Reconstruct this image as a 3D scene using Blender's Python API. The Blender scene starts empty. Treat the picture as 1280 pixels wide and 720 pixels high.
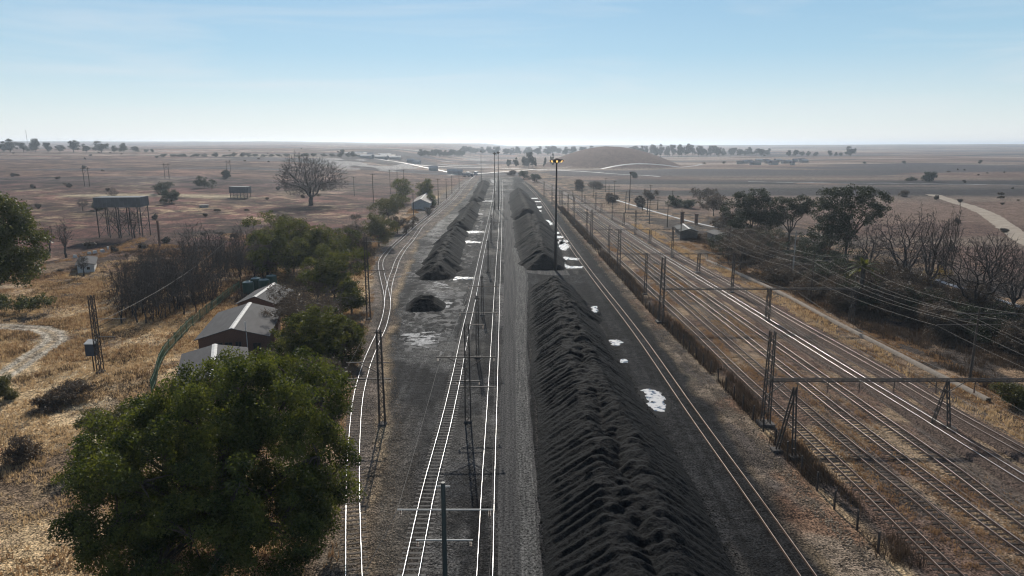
import bpy, math, random
import numpy as np
from mathutils import Vector

# ------------------------------------------------------------------ camera, sky, sun, exposure
SC = bpy.context.scene
COL = SC.collection
CAMZ, FPX, YH = 30.0, 854.0, 180.0
PITCH = math.atan((360 - YH) / FPX)
SUN_EL, SUN_AZ = math.radians(31), math.radians(-5.5)      # azimuth from +Y towards +X

cd = bpy.data.cameras.new('camera'); cam = bpy.data.objects.new('camera', cd); COL.objects.link(cam)
cam.location = (0, 0, CAMZ); cam.rotation_euler = (math.pi / 2 - PITCH, 0, 0)
cd.sensor_width = 36; cd.lens = 36 * FPX / 1280; cd.clip_start = 0.5; cd.clip_end = 30000
SC.camera = cam

w = bpy.data.worlds.new('World'); SC.world = w; w.use_nodes = True
nt = w.node_tree; nt.nodes.clear()
wo = nt.nodes.new('ShaderNodeOutputWorld'); bg = nt.nodes.new('ShaderNodeBackground')
sk = nt.nodes.new('ShaderNodeTexSky'); sk.sky_type = 'NISHITA'; sk.sun_disc = False
sk.sun_elevation = SUN_EL; sk.sun_rotation = SUN_AZ
sk.altitude = 1600; sk.air_density = 1.0; sk.dust_density = .5; sk.ozone_density = 2.2
# thin streaks of high cloud, a real (direction dependent) part of the sky
tc = nt.nodes.new('ShaderNodeTexCoord'); mp = nt.nodes.new('ShaderNodeMapping')
mp.inputs['Scale'].default_value = (1.6, 1.6, 17.0); mp.inputs['Rotation'].default_value = (0.05, 0.03, 0.4)
nz = nt.nodes.new('ShaderNodeTexNoise'); nz.inputs['Scale'].default_value = 1.7; nz.inputs['Detail'].default_value = 7; nz.inputs['Roughness'].default_value = .55
nz.inputs['Distortion'].default_value = .6
rp = nt.nodes.new('ShaderNodeValToRGB'); rp.color_ramp.elements[0].position = .46; rp.color_ramp.elements[1].position = .82
rp.color_ramp.elements[0].color = (0, 0, 0, 1); rp.color_ramp.elements[1].color = (.42, .42, .42, 1)
mx = nt.nodes.new('ShaderNodeMixRGB'); mx.inputs[2].default_value = (9.5, 9.8, 10.2, 1)
nt.links.new(tc.outputs['Generated'], mp.inputs['Vector']); nt.links.new(mp.outputs[0], nz.inputs['Vector'])
nt.links.new(nz.outputs['Fac'], rp.inputs[0]); nt.links.new(rp.outputs[0], mx.inputs[0])
# pale veil of dust and thin cirrus that thickens towards the horizon
sx_ = nt.nodes.new('ShaderNodeSeparateXYZ'); nt.links.new(tc.outputs['Generated'], sx_.inputs[0])
vr = nt.nodes.new('ShaderNodeValToRGB'); ve = vr.color_ramp.elements
ve[0].position = 0.0; ve[0].color = (.93, .93, .93, 1); ve[1].position = .42; ve[1].color = (0, 0, 0, 1)
for p_, v_ in ((.035, .80), (.075, .74), (.13, .70), (.20, .64)): e_ = ve.new(p_); e_.color = (v_, v_, v_, 1)
nt.links.new(sx_.outputs[2], vr.inputs[0])
vc = nt.nodes.new('ShaderNodeValToRGB'); vc.color_ramp.elements[0].color = (.865, .885, .895, 1); vc.color_ramp.elements[1].position = .24; vc.color_ramp.elements[1].color = (.29, .56, .78, 1)
e_ = vc.color_ramp.elements.new(.06); e_.color = (.66, .79, .84, 1); e_ = vc.color_ramp.elements.new(.12); e_.color = (.44, .68, .82, 1)
nt.links.new(sx_.outputs[2], vc.inputs[0])
vs = nt.nodes.new('ShaderNodeVectorMath'); vs.operation = 'SCALE'; vs.inputs['Scale'].default_value = 1 / .085; nt.links.new(vc.outputs[0], vs.inputs[0])
mv = nt.nodes.new('ShaderNodeMixRGB'); nt.links.new(vr.outputs[0], mv.inputs[0]); nt.links.new(sk.outputs[0], mv.inputs[1]); nt.links.new(vs.outputs[0], mv.inputs[2])
nt.links.new(mv.outputs[0], mx.inputs[1]); nt.links.new(mx.outputs[0], bg.inputs[0])
bg.inputs[1].default_value = 0.085
nt.links.new(bg.outputs[0], wo.inputs[0])

sd = bpy.data.lights.new('sun', 'SUN'); sd.energy = 5.0; sd.angle = math.radians(.5); sd.color = (1, .94, .84)
sun = bpy.data.objects.new('sun', sd); COL.objects.link(sun)
sdir = Vector((math.sin(SUN_AZ) * math.cos(SUN_EL), math.cos(SUN_AZ) * math.cos(SUN_EL), math.sin(SUN_EL)))
sun.rotation_euler = sdir.to_track_quat('Z', 'Y').to_euler(); sun.location = (0, 0, 200)

SC.view_settings.view_transform = 'Standard'; SC.view_settings.look = 'None'
SC.view_settings.exposure = 0.0; SC.view_settings.gamma = 1; SC.view_settings.use_curve_mapping = False
SC.render.engine = 'CYCLES'
cy = SC.cycles
cy.max_bounces = 6; cy.diffuse_bounces = 2; cy.glossy_bounces = 2; cy.transmission_bounces = 3; cy.volume_bounces = 0; cy.transparent_max_bounces = 6
cy.use_denoising = True; cy.denoiser = 'OPENIMAGEDENOISE'; cy.denoising_prefilter = 'ACCURATE'; cy.denoising_input_passes = 'RGB_ALBEDO_NORMAL'
cy.pixel_filter_type = 'BLACKMAN_HARRIS'; cy.filter_width = 1.15
cy.use_adaptive_sampling = True; cy.adaptive_threshold = 0.01
cy.sample_clamp_indirect = 4.0

# ------------------------------------------------------------------ numeric helpers
random.seed(7)
_tabs = {}
def vnoise(x, y, seed=0):
    if seed not in _tabs: _tabs[seed] = np.random.default_rng(seed + 99).random((256, 256))
    t = _tabs[seed]
    x = np.asarray(x, float); y = np.asarray(y, float)
    xi = np.floor(x).astype(int); yi = np.floor(y).astype(int)
    fx = x - xi; fy = y - yi
    fx = fx * fx * (3 - 2 * fx); fy = fy * fy * (3 - 2 * fy)
    a = t[xi & 255, yi & 255]; b = t[(xi + 1) & 255, yi & 255]; c = t[xi & 255, (yi + 1) & 255]; d = t[(xi + 1) & 255, (yi + 1) & 255]
    return (a * (1 - fx) + b * fx) * (1 - fy) + (c * (1 - fx) + d * fx) * fy
def fbm(x, y, seed=0, oct=4):
    s = 0; a = .5; n = 0
    for k in range(oct):
        s = s + a * vnoise(x * 2 ** k + 17.3 * k, y * 2 ** k - 9.1 * k, seed + k); n += a; a *= .5
    return s / n
def sstep(a, b, x):
    t = np.clip((np.asarray(x, float) - a) / (b - a), 0, 1); return t * t * (3 - 2 * t)

def fieldmask(X, Y):            # 1 in open fields, 0 over the flat railway land
    l = sstep(-16 - .075 * Y, -40 - .09 * Y, X)
    r = sstep(60 + .02 * Y, 90 + .03 * Y, X)
    return np.maximum(l, r)
def Z(X, Y):
    X = np.asarray(X, float); Y = np.asarray(Y, float)
    az = np.clip(X / np.maximum(Y, 50) * FPX, -800, 800)
    z = 17 * np.clip((Y - 130) / 900, 0, 1.25) * sstep(-45, -260, X)
    z = z + 5 * sstep(500, 1600, Y) * sstep(150, 700, X)
    hr = np.interp(az, [-800, -640, -300, -100, 40, 160, 300, 640, 800], [34, 32, 27, 16, 10, 12, 17, 25, 26])
    hr = hr + 11 * (fbm(az / 150, az * 0 + 3.3, 31, 3) - .5)
    z = z + 9 * (fbm(X / 700, Y / 420, 33, 3) - .5) * sstep(1300, 2200, Y) * sstep(6000, 4500, Y)
    z = z + hr * sstep(1500, 5600, Y) * (1 - .6 * sstep(6500, 9500, Y))
    z = np.where(Y > 1200, np.minimum(z, 48), z)
    dx = (X - 142) / 98.0; dy = (Y - 1010) / 170.0
    m = np.clip(1 - dx * dx - dy * dy, 0, 1)
    z = z + 26.5 * m ** 1.15
    amp = .22 * fieldmask(X, Y)
    z = z + amp * (fbm(X / 7, Y / 7, 3, 3) - .5) * 2 + 1.6 * amp * (fbm(X / 45, Y / 45, 5, 2) - .5) * 2
    return z

cp, sp = math.cos(PITCH), math.sin(PITCH)
def G(px, py):
    """where the sight line of a photograph pixel meets the land"""
    a = (px - 640) / FPX; b = (360 - py) / FPX
    d = np.array([a, cp + b * sp, -sp + b * cp])
    t = np.geomspace(25, 9000, 500)
    for _ in range(3):
        f = CAMZ + t * d[2] - Z(t * d[0], t * d[1])
        k = np.argmax(f < 0)
        if k == 0: return np.array([t[-1] * d[0], t[-1] * d[1], float(Z(t[-1] * d[0], t[-1] * d[1]))]) if f[0] > 0 else np.array([t[0] * d[0], t[0] * d[1], 0.])
        t = np.linspace(t[k - 1], t[k], 40)
    tt = t[0]
    X, Y = tt * d[0], tt * d[1]
    return np.array([X, Y, float(Z(X, Y))])
def zrow(py, Y):
    k = (360 - py) / FPX
    return CAMZ + Y * (k * cp - sp) / (cp + k * sp)
def pxm(Y, z=0):                # photograph pixels per metre at a place
    return FPX / (Y * cp + (CAMZ - z) * sp)

# ------------------------------------------------------------------ mesh helpers
def mesh_np(name, V, Fs, mats=None, midx=None, smooth=False):
    me = bpy.data.meshes.new(name)
    V = np.asarray(V, np.float32); Fs = np.asarray(Fs, np.int32)
    k = Fs.shape[1]
    me.vertices.add(len(V)); me.vertices.foreach_set('co', V.ravel())
    me.loops.add(Fs.size); me.loops.foreach_set('vertex_index', Fs.ravel())
    me.polygons.add(len(Fs)); me.polygons.foreach_set('loop_start', np.arange(0, Fs.size, k, dtype=np.int32))
    me.polygons.foreach_set('loop_total', np.full(len(Fs), k, np.int32))
    if smooth: me.polygons.foreach_set('use_smooth', np.ones(len(Fs), bool))
    for m in (mats or []): me.materials.append(m)
    if midx is not None: me.polygons.foreach_set('material_index', np.asarray(midx, np.int32))
    me.update(calc_edges=True)
    return me
def add(name, me, parent=None, loc=None):
    o = bpy.data.objects.new(name, me); COL.objects.link(o)
    if parent is not None: o.parent = parent
    if loc is not None: o.location = loc
    return o
def thing(name, label, cat, loc=(0, 0, 0), group=None, rz=0):
    o = bpy.data.objects.new(name, None); COL.objects.link(o)
    o.empty_display_size = .5
    o.location = [float(v) for v in loc]; o.rotation_euler = (0, 0, rz); o['label'] = label; o['category'] = cat
    if group: o['group'] = group
    return o
def tag(o, label, cat, group=None):
    o['label'] = label; o['category'] = cat
    if group: o['group'] = group
    return o
def struct(name, me, kind='structure'):
    o = add(name, me); o['kind'] = kind; return o
def copy_tree(o, parent=None):
    c = o.copy(); COL.objects.link(c)
    if parent is not None: c.parent = parent
    for ch in list(o.children): copy_tree(ch, c)
    return c

class MB:
    """collects boxes, bars, tubes into ONE mesh"""
    def __init__(s): s.v = []; s.f = []; s.m = []; s.cur = 0
    def quad(s, a, b, c, d):
        n = len(s.v); s.v += [tuple(a), tuple(b), tuple(c), tuple(d)]; s.f.append((n, n + 1, n + 2, n + 3)); s.m.append(s.cur)
    def poly(s, pts):
        n = len(s.v); s.v += [tuple(p) for p in pts]; s.f.append(tuple(range(n, n + len(pts)))); s.m.append(s.cur)
    def hexa(s, p):            # 8 points: bottom ring, top ring
        n = len(s.v); s.v += [tuple(q) for q in p]
        for q in ((3, 2, 1, 0), (4, 5, 6, 7), (0, 1, 5, 4), (1, 2, 6, 5), (2, 3, 7, 6), (3, 0, 4, 7)):
            s.f.append(tuple(n + i for i in q)); s.m.append(s.cur)
    def box(s, x0, x1, y0, y1, z0, z1):
        s.hexa([(x0, y0, z0), (x1, y0, z0), (x1, y1, z0), (x0, y1, z0), (x0, y0, z1), (x1, y0, z1), (x1, y1, z1), (x0, y1, z1)])
    def bar(s, a, b, wd, ht=None):
        a = Vector(a); b = Vector(b); d = (b - a)
        if d.length < 1e-6: return
        d.normalize(); ht = ht or wd
        u = Vector((0, 0, 1)) if abs(d.z) < .9 else Vector((0, 1, 0))
        r = d.cross(u).normalized(); u = r.cross(d).normalized()
        r = r * (wd / 2); u = u * (ht / 2)
        s.hexa([a - r - u, a + r - u, a + r + u, a - r + u, b - r - u, b + r - u, b + r + u, b - r + u])
    def tube(s, pts, rad, n=8, cap=True):
        pts = [Vector(p) for p in pts]; base = len(s.v)
        if not hasattr(rad, '__len__'): rad = [rad] * len(pts)
        for i, p in enumerate(pts):
            d = (pts[min(i + 1, len(pts) - 1)] - pts[max(i - 1, 0)]).normalized()
            u = Vector((0, 0, 1)) if abs(d.z) < .9 else Vector((0, 1, 0))
            r = d.cross(u).normalized(); u = r.cross(d).normalized()
            for k in range(n):
                a = 2 * math.pi * k / n
                s.v.append(tuple(p + (r * math.cos(a) + u * math.sin(a)) * rad[i]))
        for i in range(len(pts) - 1):
            for k in range(n):
                k2 = (k + 1) % n
                s.f.append((base + i * n + k, base + i * n + k2, base + (i + 1) * n + k2, base + (i + 1) * n + k)); s.m.append(s.cur)
        if cap:
            s.f.append(tuple(base + k for k in range(n))[::-1]); s.m.append(s.cur)
            s.f.append(tuple(base + (len(pts) - 1) * n + k for k in range(n))); s.m.append(s.cur)
    def build(s, name, mats, parent=None, smooth=False):
        me = bpy.data.meshes.new(name); me.from_pydata(s.v, [], s.f)
        for m in (mats if isinstance(mats, (list, tuple)) else [mats]): me.materials.append(m)
        if any(s.m): me.polygons.foreach_set('material_index', np.asarray(s.m, np.int32))
        if smooth: me.polygons.foreach_set('use_smooth', np.ones(len(s.f), bool))
        me.update()
        return add(name, me, parent)

def segs(P0, P1, R0, R1, n=3):
    """many tapered prisms at once"""
    P0 = np.asarray(P0, float); P1 = np.asarray(P1, float); R0 = np.asarray(R0, float); R1 = np.asarray(R1, float)
    d = P1 - P0; L = np.linalg.norm(d, axis=1, keepdims=True); d = d / np.maximum(L, 1e-9)
    h = np.where(np.abs(d[:, 2:3]) < .9, [[0, 0, 1.]], [[0, 1., 0]])
    r = np.cross(d, h); r /= np.linalg.norm(r, axis=1, keepdims=True); u = np.cross(r, d)
    ang = np.arange(n) * 2 * math.pi / n
    ring = r[:, None, :] * np.cos(ang)[None, :, None] + u[:, None, :] * np.sin(ang)[None, :, None]
    V = np.concatenate([P0[:, None] + ring * R0[:, None, None], P1[:, None] + ring * R1[:, None, None]], 1).reshape(-1, 3)
    b = (np.arange(len(P0)) * 2 * n)[:, None]
    q = []
    for k in range(n):
        k2 = (k + 1) % n
        q.append(np.concatenate([b + k, b + k2, b + n + k2, b + n + k], 1))
    return V, np.concatenate(q, 0)
def cards(C, size, rng, flat=.0, aspect=.55, droop=0.):
    """leaf sized rhombic faces, randomly turned"""
    n = len(C)
    a = rng.normal(size=(n, 3)); a[:, 2] *= (1 - flat); a[:, 2] -= droop
    a /= np.linalg.norm(a, axis=1, keepdims=True)
    b = rng.normal(size=(n, 3)); b = np.cross(a, b); b /= np.linalg.norm(b, axis=1, keepdims=True)
    s = (size * rng.uniform(.6, 1.35, n))[:, None]
    a = a * s; b = b * s * aspect
    V = np.stack([C - a * .5, C + b * .5, C + a * .5, C - b * .5], 1).reshape(-1, 3)
    return V, np.arange(4 * n).reshape(-1, 4)

# ------------------------------------------------------------------ materials
def mat(name, c1, c2=None, scale=3.0, rough=.9, bump=0., bscale=None, spec=.3, metal=0., detail=5, stretch=None, c3=None, pos='Object', speck=0., sscale=6.):
    m = bpy.data.materials.new(name); m.use_nodes = True; n = m.node_tree; b = n.nodes['Principled BSDF']
    b.inputs['Roughness'].default_value = rough; b.inputs['Metallic'].default_value = metal; b.inputs['Specular IOR Level'].default_value = spec
    t = n.nodes.new('ShaderNodeTexCoord'); src = t.outputs['Object']
    if pos == 'World':
        g = n.nodes.new('ShaderNodeNewGeometry'); src = g.outputs['Position']
    if stretch:
        q = n.nodes.new('ShaderNodeMapping'); q.inputs['Scale'].default_value = stretch; n.links.new(src, q.inputs[0]); src = q.outputs[0]
    x = n.nodes.new('ShaderNodeTexNoise'); x.inputs['Scale'].default_value = scale; x.inputs['Detail'].default_value = detail; x.inputs['Roughness'].default_value = .62
    n.links.new(src, x.inputs['Vector'])
    r = n.nodes.new('ShaderNodeValToRGB'); e = r.color_ramp.elements
    c2 = c2 or tuple(v * .65 for v in c1)
    e[0].position = .34; e[0].color = (*c2, 1); e[1].position = .66; e[1].color = (*c1, 1)
    if c3: k = e.new(.8); k.color = (*c3, 1)
    n.links.new(x.outputs['Fac'], r.inputs[0]); n.links.new(r.outputs[0], b.inputs['Base Color'])
    if speck:       # loose stones: fine pale and dark grains
        g2 = n.nodes.new('ShaderNodeNewGeometry'); y2 = n.nodes.new('ShaderNodeTexNoise'); y2.inputs['Scale'].default_value = sscale; y2.inputs['Detail'].default_value = 3; y2.inputs['Roughness'].default_value = .7
        n.links.new(g2.outputs['Position'], y2.inputs['Vector'])
        m2 = n.nodes.new('ShaderNodeMath'); m2.operation = 'MULTIPLY_ADD'; m2.inputs[1].default_value = speck * 2; m2.inputs[2].default_value = 1 - speck; n.links.new(y2.outputs['Fac'], m2.inputs[0])
        m3 = n.nodes.new('ShaderNodeMath'); m3.operation = 'MAXIMUM'; m3.inputs[1].default_value = .15; n.links.new(m2.outputs[0], m3.inputs[0])
        v2 = n.nodes.new('ShaderNodeVectorMath'); v2.operation = 'SCALE'; n.links.new(r.outputs[0], v2.inputs[0]); n.links.new(m3.outputs[0], v2.inputs['Scale']); n.links.new(v2.outputs[0], b.inputs['Base Color'])
    if bump:
        y = n.nodes.new('ShaderNodeTexNoise'); y.inputs['Scale'].default_value = bscale or scale * 4; y.inputs['Detail'].default_value = 4
        n.links.new(src, y.inputs['Vector'])
        u = n.nodes.new('ShaderNodeBump'); u.inputs['Strength'].default_value = 1; u.inputs['Distance'].default_value = bump
        n.links.new(y.outputs['Fac'], u.inputs['Height']); n.links.new(u.outputs[0], b.inputs['Normal'])
    return m
def leafmat(name, c1, c2, trans=.35, rough=.55, spec=.35, tcol=None):
    m = bpy.data.materials.new(name); m.use_nodes = True; n = m.node_tree; b = n.nodes['Principled BSDF']
    b.inputs['Roughness'].default_value = rough; b.inputs['Specular IOR Level'].default_value = spec
    g = n.nodes.new('ShaderNodeNewGeometry'); r = n.nodes.new('ShaderNodeValToRGB'); e = r.color_ramp.elements
    e[0].color = (*c1, 1); e[1].color = (*c2, 1); e[0].position = .05; e[1].position = .95
    q = n.nodes.new('ShaderNodeTexCoord'); z = n.nodes.new('ShaderNodeTexNoise'); z.inputs['Scale'].default_value = .55; z.inputs['Detail'].default_value = 3
    n.links.new(q.outputs['Object'], z.inputs['Vector'])
    h = n.nodes.new('ShaderNodeMath'); h.operation = 'MULTIPLY_ADD'; h.inputs[1].default_value = 2.6; h.inputs[2].default_value = -1.05; n.links.new(z.outputs['Fac'], h.inputs[0])
    k2 = n.nodes.new('ShaderNodeMath'); k2.operation = 'MULTIPLY_ADD'; k2.inputs[1].default_value = .55; n.links.new(g.outputs['Random Per Island'], k2.inputs[0]); n.links.new(h.outputs[0], k2.inputs[2])
    n.links.new(k2.outputs[0], r.inputs[0]); n.links.new(r.outputs[0], b.inputs['Base Color'])
    t = n.nodes.new('ShaderNodeBsdfTranslucent'); k = n.nodes.new('ShaderNodeMixRGB'); k.blend_type = 'MULTIPLY'; k.inputs[0].default_value = 1
    k.inputs[2].default_value = (*(tcol or (1.5, 1.35, .6)), 1); n.links.new(r.outputs[0], k.inputs[1]); n.links.new(k.outputs[0], t.inputs[0])
    s = n.nodes.new('ShaderNodeMixShader'); s.inputs[0].default_value = trans
    n.links.new(b.outputs[0], s.inputs[1]); n.links.new(t.outputs[0], s.inputs[2]); n.links.new(s.outputs[0], n.nodes['Material Output'].inputs[0])
    return m

M = {}
M['steel'] = mat('mast_steel', (.035, .034, .034), (.055, .038, .028), 2.5, .7, spec=.4)
M['steel_green'] = mat('green_mast_paint', (.022, .038, .04), (.03, .036, .034), 2, .6, spec=.4)
M['rust'] = mat('rusty_rail_side', (.075, .04, .026), (.045, .028, .022), 3, .85)
M['railtop'] = mat('polished_rail_head', (.56, .56, .57), (.36, .35, .34), .35, .33, metal=1.0, pos='World')
M['raildull'] = mat('dull_rail_head', (.26, .21, .18), (.15, .11, .09), .4, .5, metal=.7, pos='World')
M['railmid'] = mat('half_polished_rail_head', (.34, .30, .275), (.19, .16, .14), .3, .40, metal=.85, pos='World')
M['sleeper'] = mat('concrete_sleeper', (.15, .142, .135), (.09, .085, .08), 2, .95, bump=.01)
M['sleeperwood'] = mat('dark_timber_sleeper', (.055, .042, .034), (.03, .026, .024), 4, .9, bump=.01)
M['concrete'] = mat('weathered_concrete', (.34, .32, .29), (.22, .20, .18), 2, .9, bump=.01)
M['footing'] = mat('dusty_footing', (.11, .10, .095), (.06, .055, .05), 2, .95)
M['coal'] = mat('piled_coal', (.0098, .0106, .0116), (.0056, .0061, .0067), 2.6, .85, bump=.20, bscale=3.4, spec=.06, c3=(.022, .023, .025), pos='World', detail=8, speck=2.4, sscale=4)
M['brick'] = mat('red_brick', (.17, .092, .066), (.11, .062, .047), 6, .9, bump=.01)
M['roofgrey'] = mat('grey_roof_sheet', (.085, .083, .085), (.065, .063, .065), 1.4, .85, spec=.12, stretch=(1, .25, 1))
M['white'] = mat('white_paint', (.62, .61, .58), (.46, .45, .43), 1.5, .7, spec=.2)
M['tankgreen'] = mat('green_plastic_tank', (.02, .085, .06), (.014, .06, .045), 1, .45, spec=.5)
M['fencegreen'] = mat('green_fence_paint', (.11, .19, .11), (.07, .13, .075), 2, .6)
M['greypanel'] = mat('grey_tank_panel', (.10, .105, .11), (.065, .065, .068), .8, .6, spec=.4)
M['frame'] = mat('brown_window_frame', (.10, .075, .06), (.07, .05, .04), 2, .7)
M['glass'] = mat('window_glass', (.03, .035, .04), (.02, .025, .03), 1, .12, spec=.6)
M['porcelain'] = mat('insulator_porcelain', (.16, .085, .055), (.10, .06, .045), 3, .4)
M['bark'] = mat('tree_bark', (.085, .068, .055), (.045, .038, .032), 2.5, .95, bump=.03)
M['barkgrey'] = mat('grey_bare_bark', (.10, .086, .076), (.06, .052, .047), 2, .95)
M['barkdark'] = mat('dark_bare_bark', (.06, .05, .045), (.035, .03, .028), 2, .95)
M['wood'] = mat('weathered_wood_pole', (.09, .07, .055), (.055, .043, .036), 2, .9)
M['wire'] = mat('overhead_wire_metal', (.16, .145, .13), (.11, .10, .09), 1, .6, spec=.4)
M['arm'] = mat('pale_crossarm_steel', (.30, .31, .31), (.2, .21, .21), 1, .6, spec=.3)
M['tiewire'] = mat('fence_wire', (.10, .09, .08), (.07, .06, .055), 1, .6, metal=.6)
M['leaf_big'] = leafmat('pepper_tree_leaf', (.018, .034, .012), (.096, .114, .034), .44, spec=.2, tcol=(1.7, 1.5, .5))
M['leaf_dark'] = leafmat('dark_evergreen_leaf', (.018, .031, .012), (.082, .096, .028), .46, spec=.2, tcol=(1.8, 1.5, .5))
M['leaf_olive'] = leafmat('olive_leaf', (.055, .062, .025), (.105, .100, .040), .35)
M['leaf_euc'] = leafmat('gum_tree_leaf', (.022, .032, .020), (.050, .060, .034), .25, tcol=(1.2, 1.1, .7))
M['leaf_left'] = leafmat('broad_glossy_leaf', (.030, .046, .018), (.095, .105, .042), .35, rough=.5, spec=.25)
M['leaf_dry'] = leafmat('dead_twig_leaf', (.06, .048, .038), (.11, .085, .062), .25, tcol=(1.2, 1, .75))
M['leaf_far'] = leafmat('far_tree_leaf', (.025, .036, .022), (.050, .060, .036), .2)
M['leaf_yellow'] = leafmat('yellowing_leaf', (.16, .11, .035), (.25, .18, .06), .35)
M['grass_gold'] = leafmat('dry_grass_blade', (.33, .24, .14), (.53, .41, .265), .55, rough=.8, spec=.1, tcol=(1.1, 1, .85))
M['grass_brown'] = leafmat('brown_grass_blade', (.17, .105, .066), (.32, .215, .13), .55, rough=.8, spec=.1, tcol=(1.1, 1, .8))
M['brush'] = leafmat('dead_brush_stem', (.05, .037, .030), (.12, .085, .06), .2, rough=.9, spec=.1, tcol=(1.1, 1, .8))
M['roadpale'] = mat('pale_haul_road', (.30, .28, .25), (.24, .22, .20), .05, .8, pos='World')
M['lampglow'] = mat('lamp_lens', (.8, .5, .15)); _b = M['lampglow'].node_tree.nodes['Principled BSDF']
_b.inputs['Emission Color'].default_value = (1, .62, .2, 1); _b.inputs['Emission Strength'].default_value = 1.3

def ground_material():
    m = bpy.data.materials.new('ground_soil'); m.use_nodes = True; n = m.node_tree; b = n.nodes['Principled BSDF']
    L = n.links.new
    at = n.nodes.new('ShaderNodeAttribute'); at.attribute_name = 'soil'
    aw = n.nodes.new('ShaderNodeAttribute'); aw.attribute_name = 'wet'
    g = n.nodes.new('ShaderNodeNewGeometry')
    def noise(sc, det=4, ro=.6):
        x = n.nodes.new('ShaderNodeTexNoise'); x.inputs['Scale'].default_value = sc; x.inputs['Detail'].default_value = det; x.inputs['Roughness'].default_value = ro
        L(g.outputs['Position'], x.inputs['Vector']); return x.outputs['Fac']
    def mth(op, a, v=None, c=None):
        k = n.nodes.new('ShaderNodeMath'); k.operation = op
        for i, q in enumerate((a, v, c)):
            if q is None: continue
            if isinstance(q, (int, float)): k.inputs[i].default_value = q
            else: L(q, k.inputs[i])
        return k.outputs[0]
    f1 = mth('MULTIPLY_ADD', noise(1.1, 5, .7), 2.0, -1.0)       # -1..1
    f2 = mth('MULTIPLY_ADD', noise(5.5, 3, .7), 2.0, -1.0)
    f3 = mth('MULTIPLY_ADD', noise(.22, 4, .6), 2.0, -1.0)
    s = mth('MULTIPLY', f1, 2.1); s = mth('MULTIPLY_ADD', f2, 4.2, s); s = mth('MULTIPLY_ADD', f3, 1.0, s)
    s = mth('ADD', s, 1.0); s = mth('MAXIMUM', s, .15); s = mth('MINIMUM', s, 2.6)
    vm = n.nodes.new('ShaderNodeVectorMath'); vm.operation = 'SCALE'; L(at.outputs['Color'], vm.inputs[0]); L(s, vm.inputs['Scale'])
    L(vm.outputs[0], b.inputs['Base Color'])
    r = mth('MULTIPLY_ADD', aw.outputs['Fac'], -.25, .95); L(r, b.inputs['Roughness'])
    b.inputs['Specular IOR Level'].default_value = .08
    hsum = mth('MULTIPLY_ADD', noise(.9, 5, .65), 2.4, noise(7, 2, .6))
    u = n.nodes.new('ShaderNodeBump'); u.inputs['Strength'].default_value = 1; u.inputs['Distance'].default_value = .20
    L(hsum, u.inputs['Height']); L(u.outputs[0], b.inputs['Normal'])
    return m
M['ground'] = ground_material()

# ------------------------------------------------------------------ the land
def poly_w(pts): return np.array([G(*p) for p in pts])
def bound(pts):
    p = poly_w(pts); o = np.argsort(p[:, 1]); return p[o, 1], p[o, 0]
def bx(bd, Y): return np.interp(Y, *bd)
def seg_dist(X, Y, P):
    """distance to a world polyline"""
    best = np.full(X.shape, 1e9)
    for a, b in zip(P[:-1], P[1:]):
        d = b[:2] - a[:2]; l = max(d @ d, 1e-9)
        t = np.clip(((X - a[0]) * d[0] + (Y - a[1]) * d[1]) / l, 0, 1)
        best = np.minimum(best, np.hypot(X - a[0] - t * d[0], Y - a[1] - t * d[1]))
    return best
B_yardL = bound([(466, 720), (474, 600), (486, 530), (480, 450), (492, 400), (497, 370), (524, 300), (578, 250), (597, 226), (604, 214)])
B_yardR = bound([(1040, 720), (990, 655), (906, 530), (838, 440), (766, 348), (730, 303), (692, 256), (664, 231), (640, 214)])
B_stoneL = bound([(405, 720), (424, 600), (424, 520), (444, 440), (462, 390), (462, 335), (480, 305), (525, 262), (578, 226), (590, 214)])
B_fence = bound([(1128, 722), (1107, 702), (1073, 664), (1043, 637), (996, 586), (935, 519), (895, 474), (815, 393), (760, 331), (724, 291), (694, 256), (668, 235), (640, 216)])
B_railR = bound([(1420, 640), (1300, 560), (1240, 520), (1165, 475), (1016, 400), (945, 360), (868, 315), (818, 289), (768, 262), (720, 240), (650, 216)])

DIRT_LOOP = [(-40, 492), (0, 472), (30, 452), (58, 434), (70, 424), (66, 416), (50, 411), (0, 408), (-40, 409)]
DIRT_LOOP_W = poly_w(DIRT_LOOP)
FARM_ROAD = [(1345, 330), (1292, 306), (1262, 287), (1238, 270), (1205, 256), (1180, 248), (1163, 243)]
FARM_ROAD_W = poly_w(FARM_ROAD)

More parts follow.
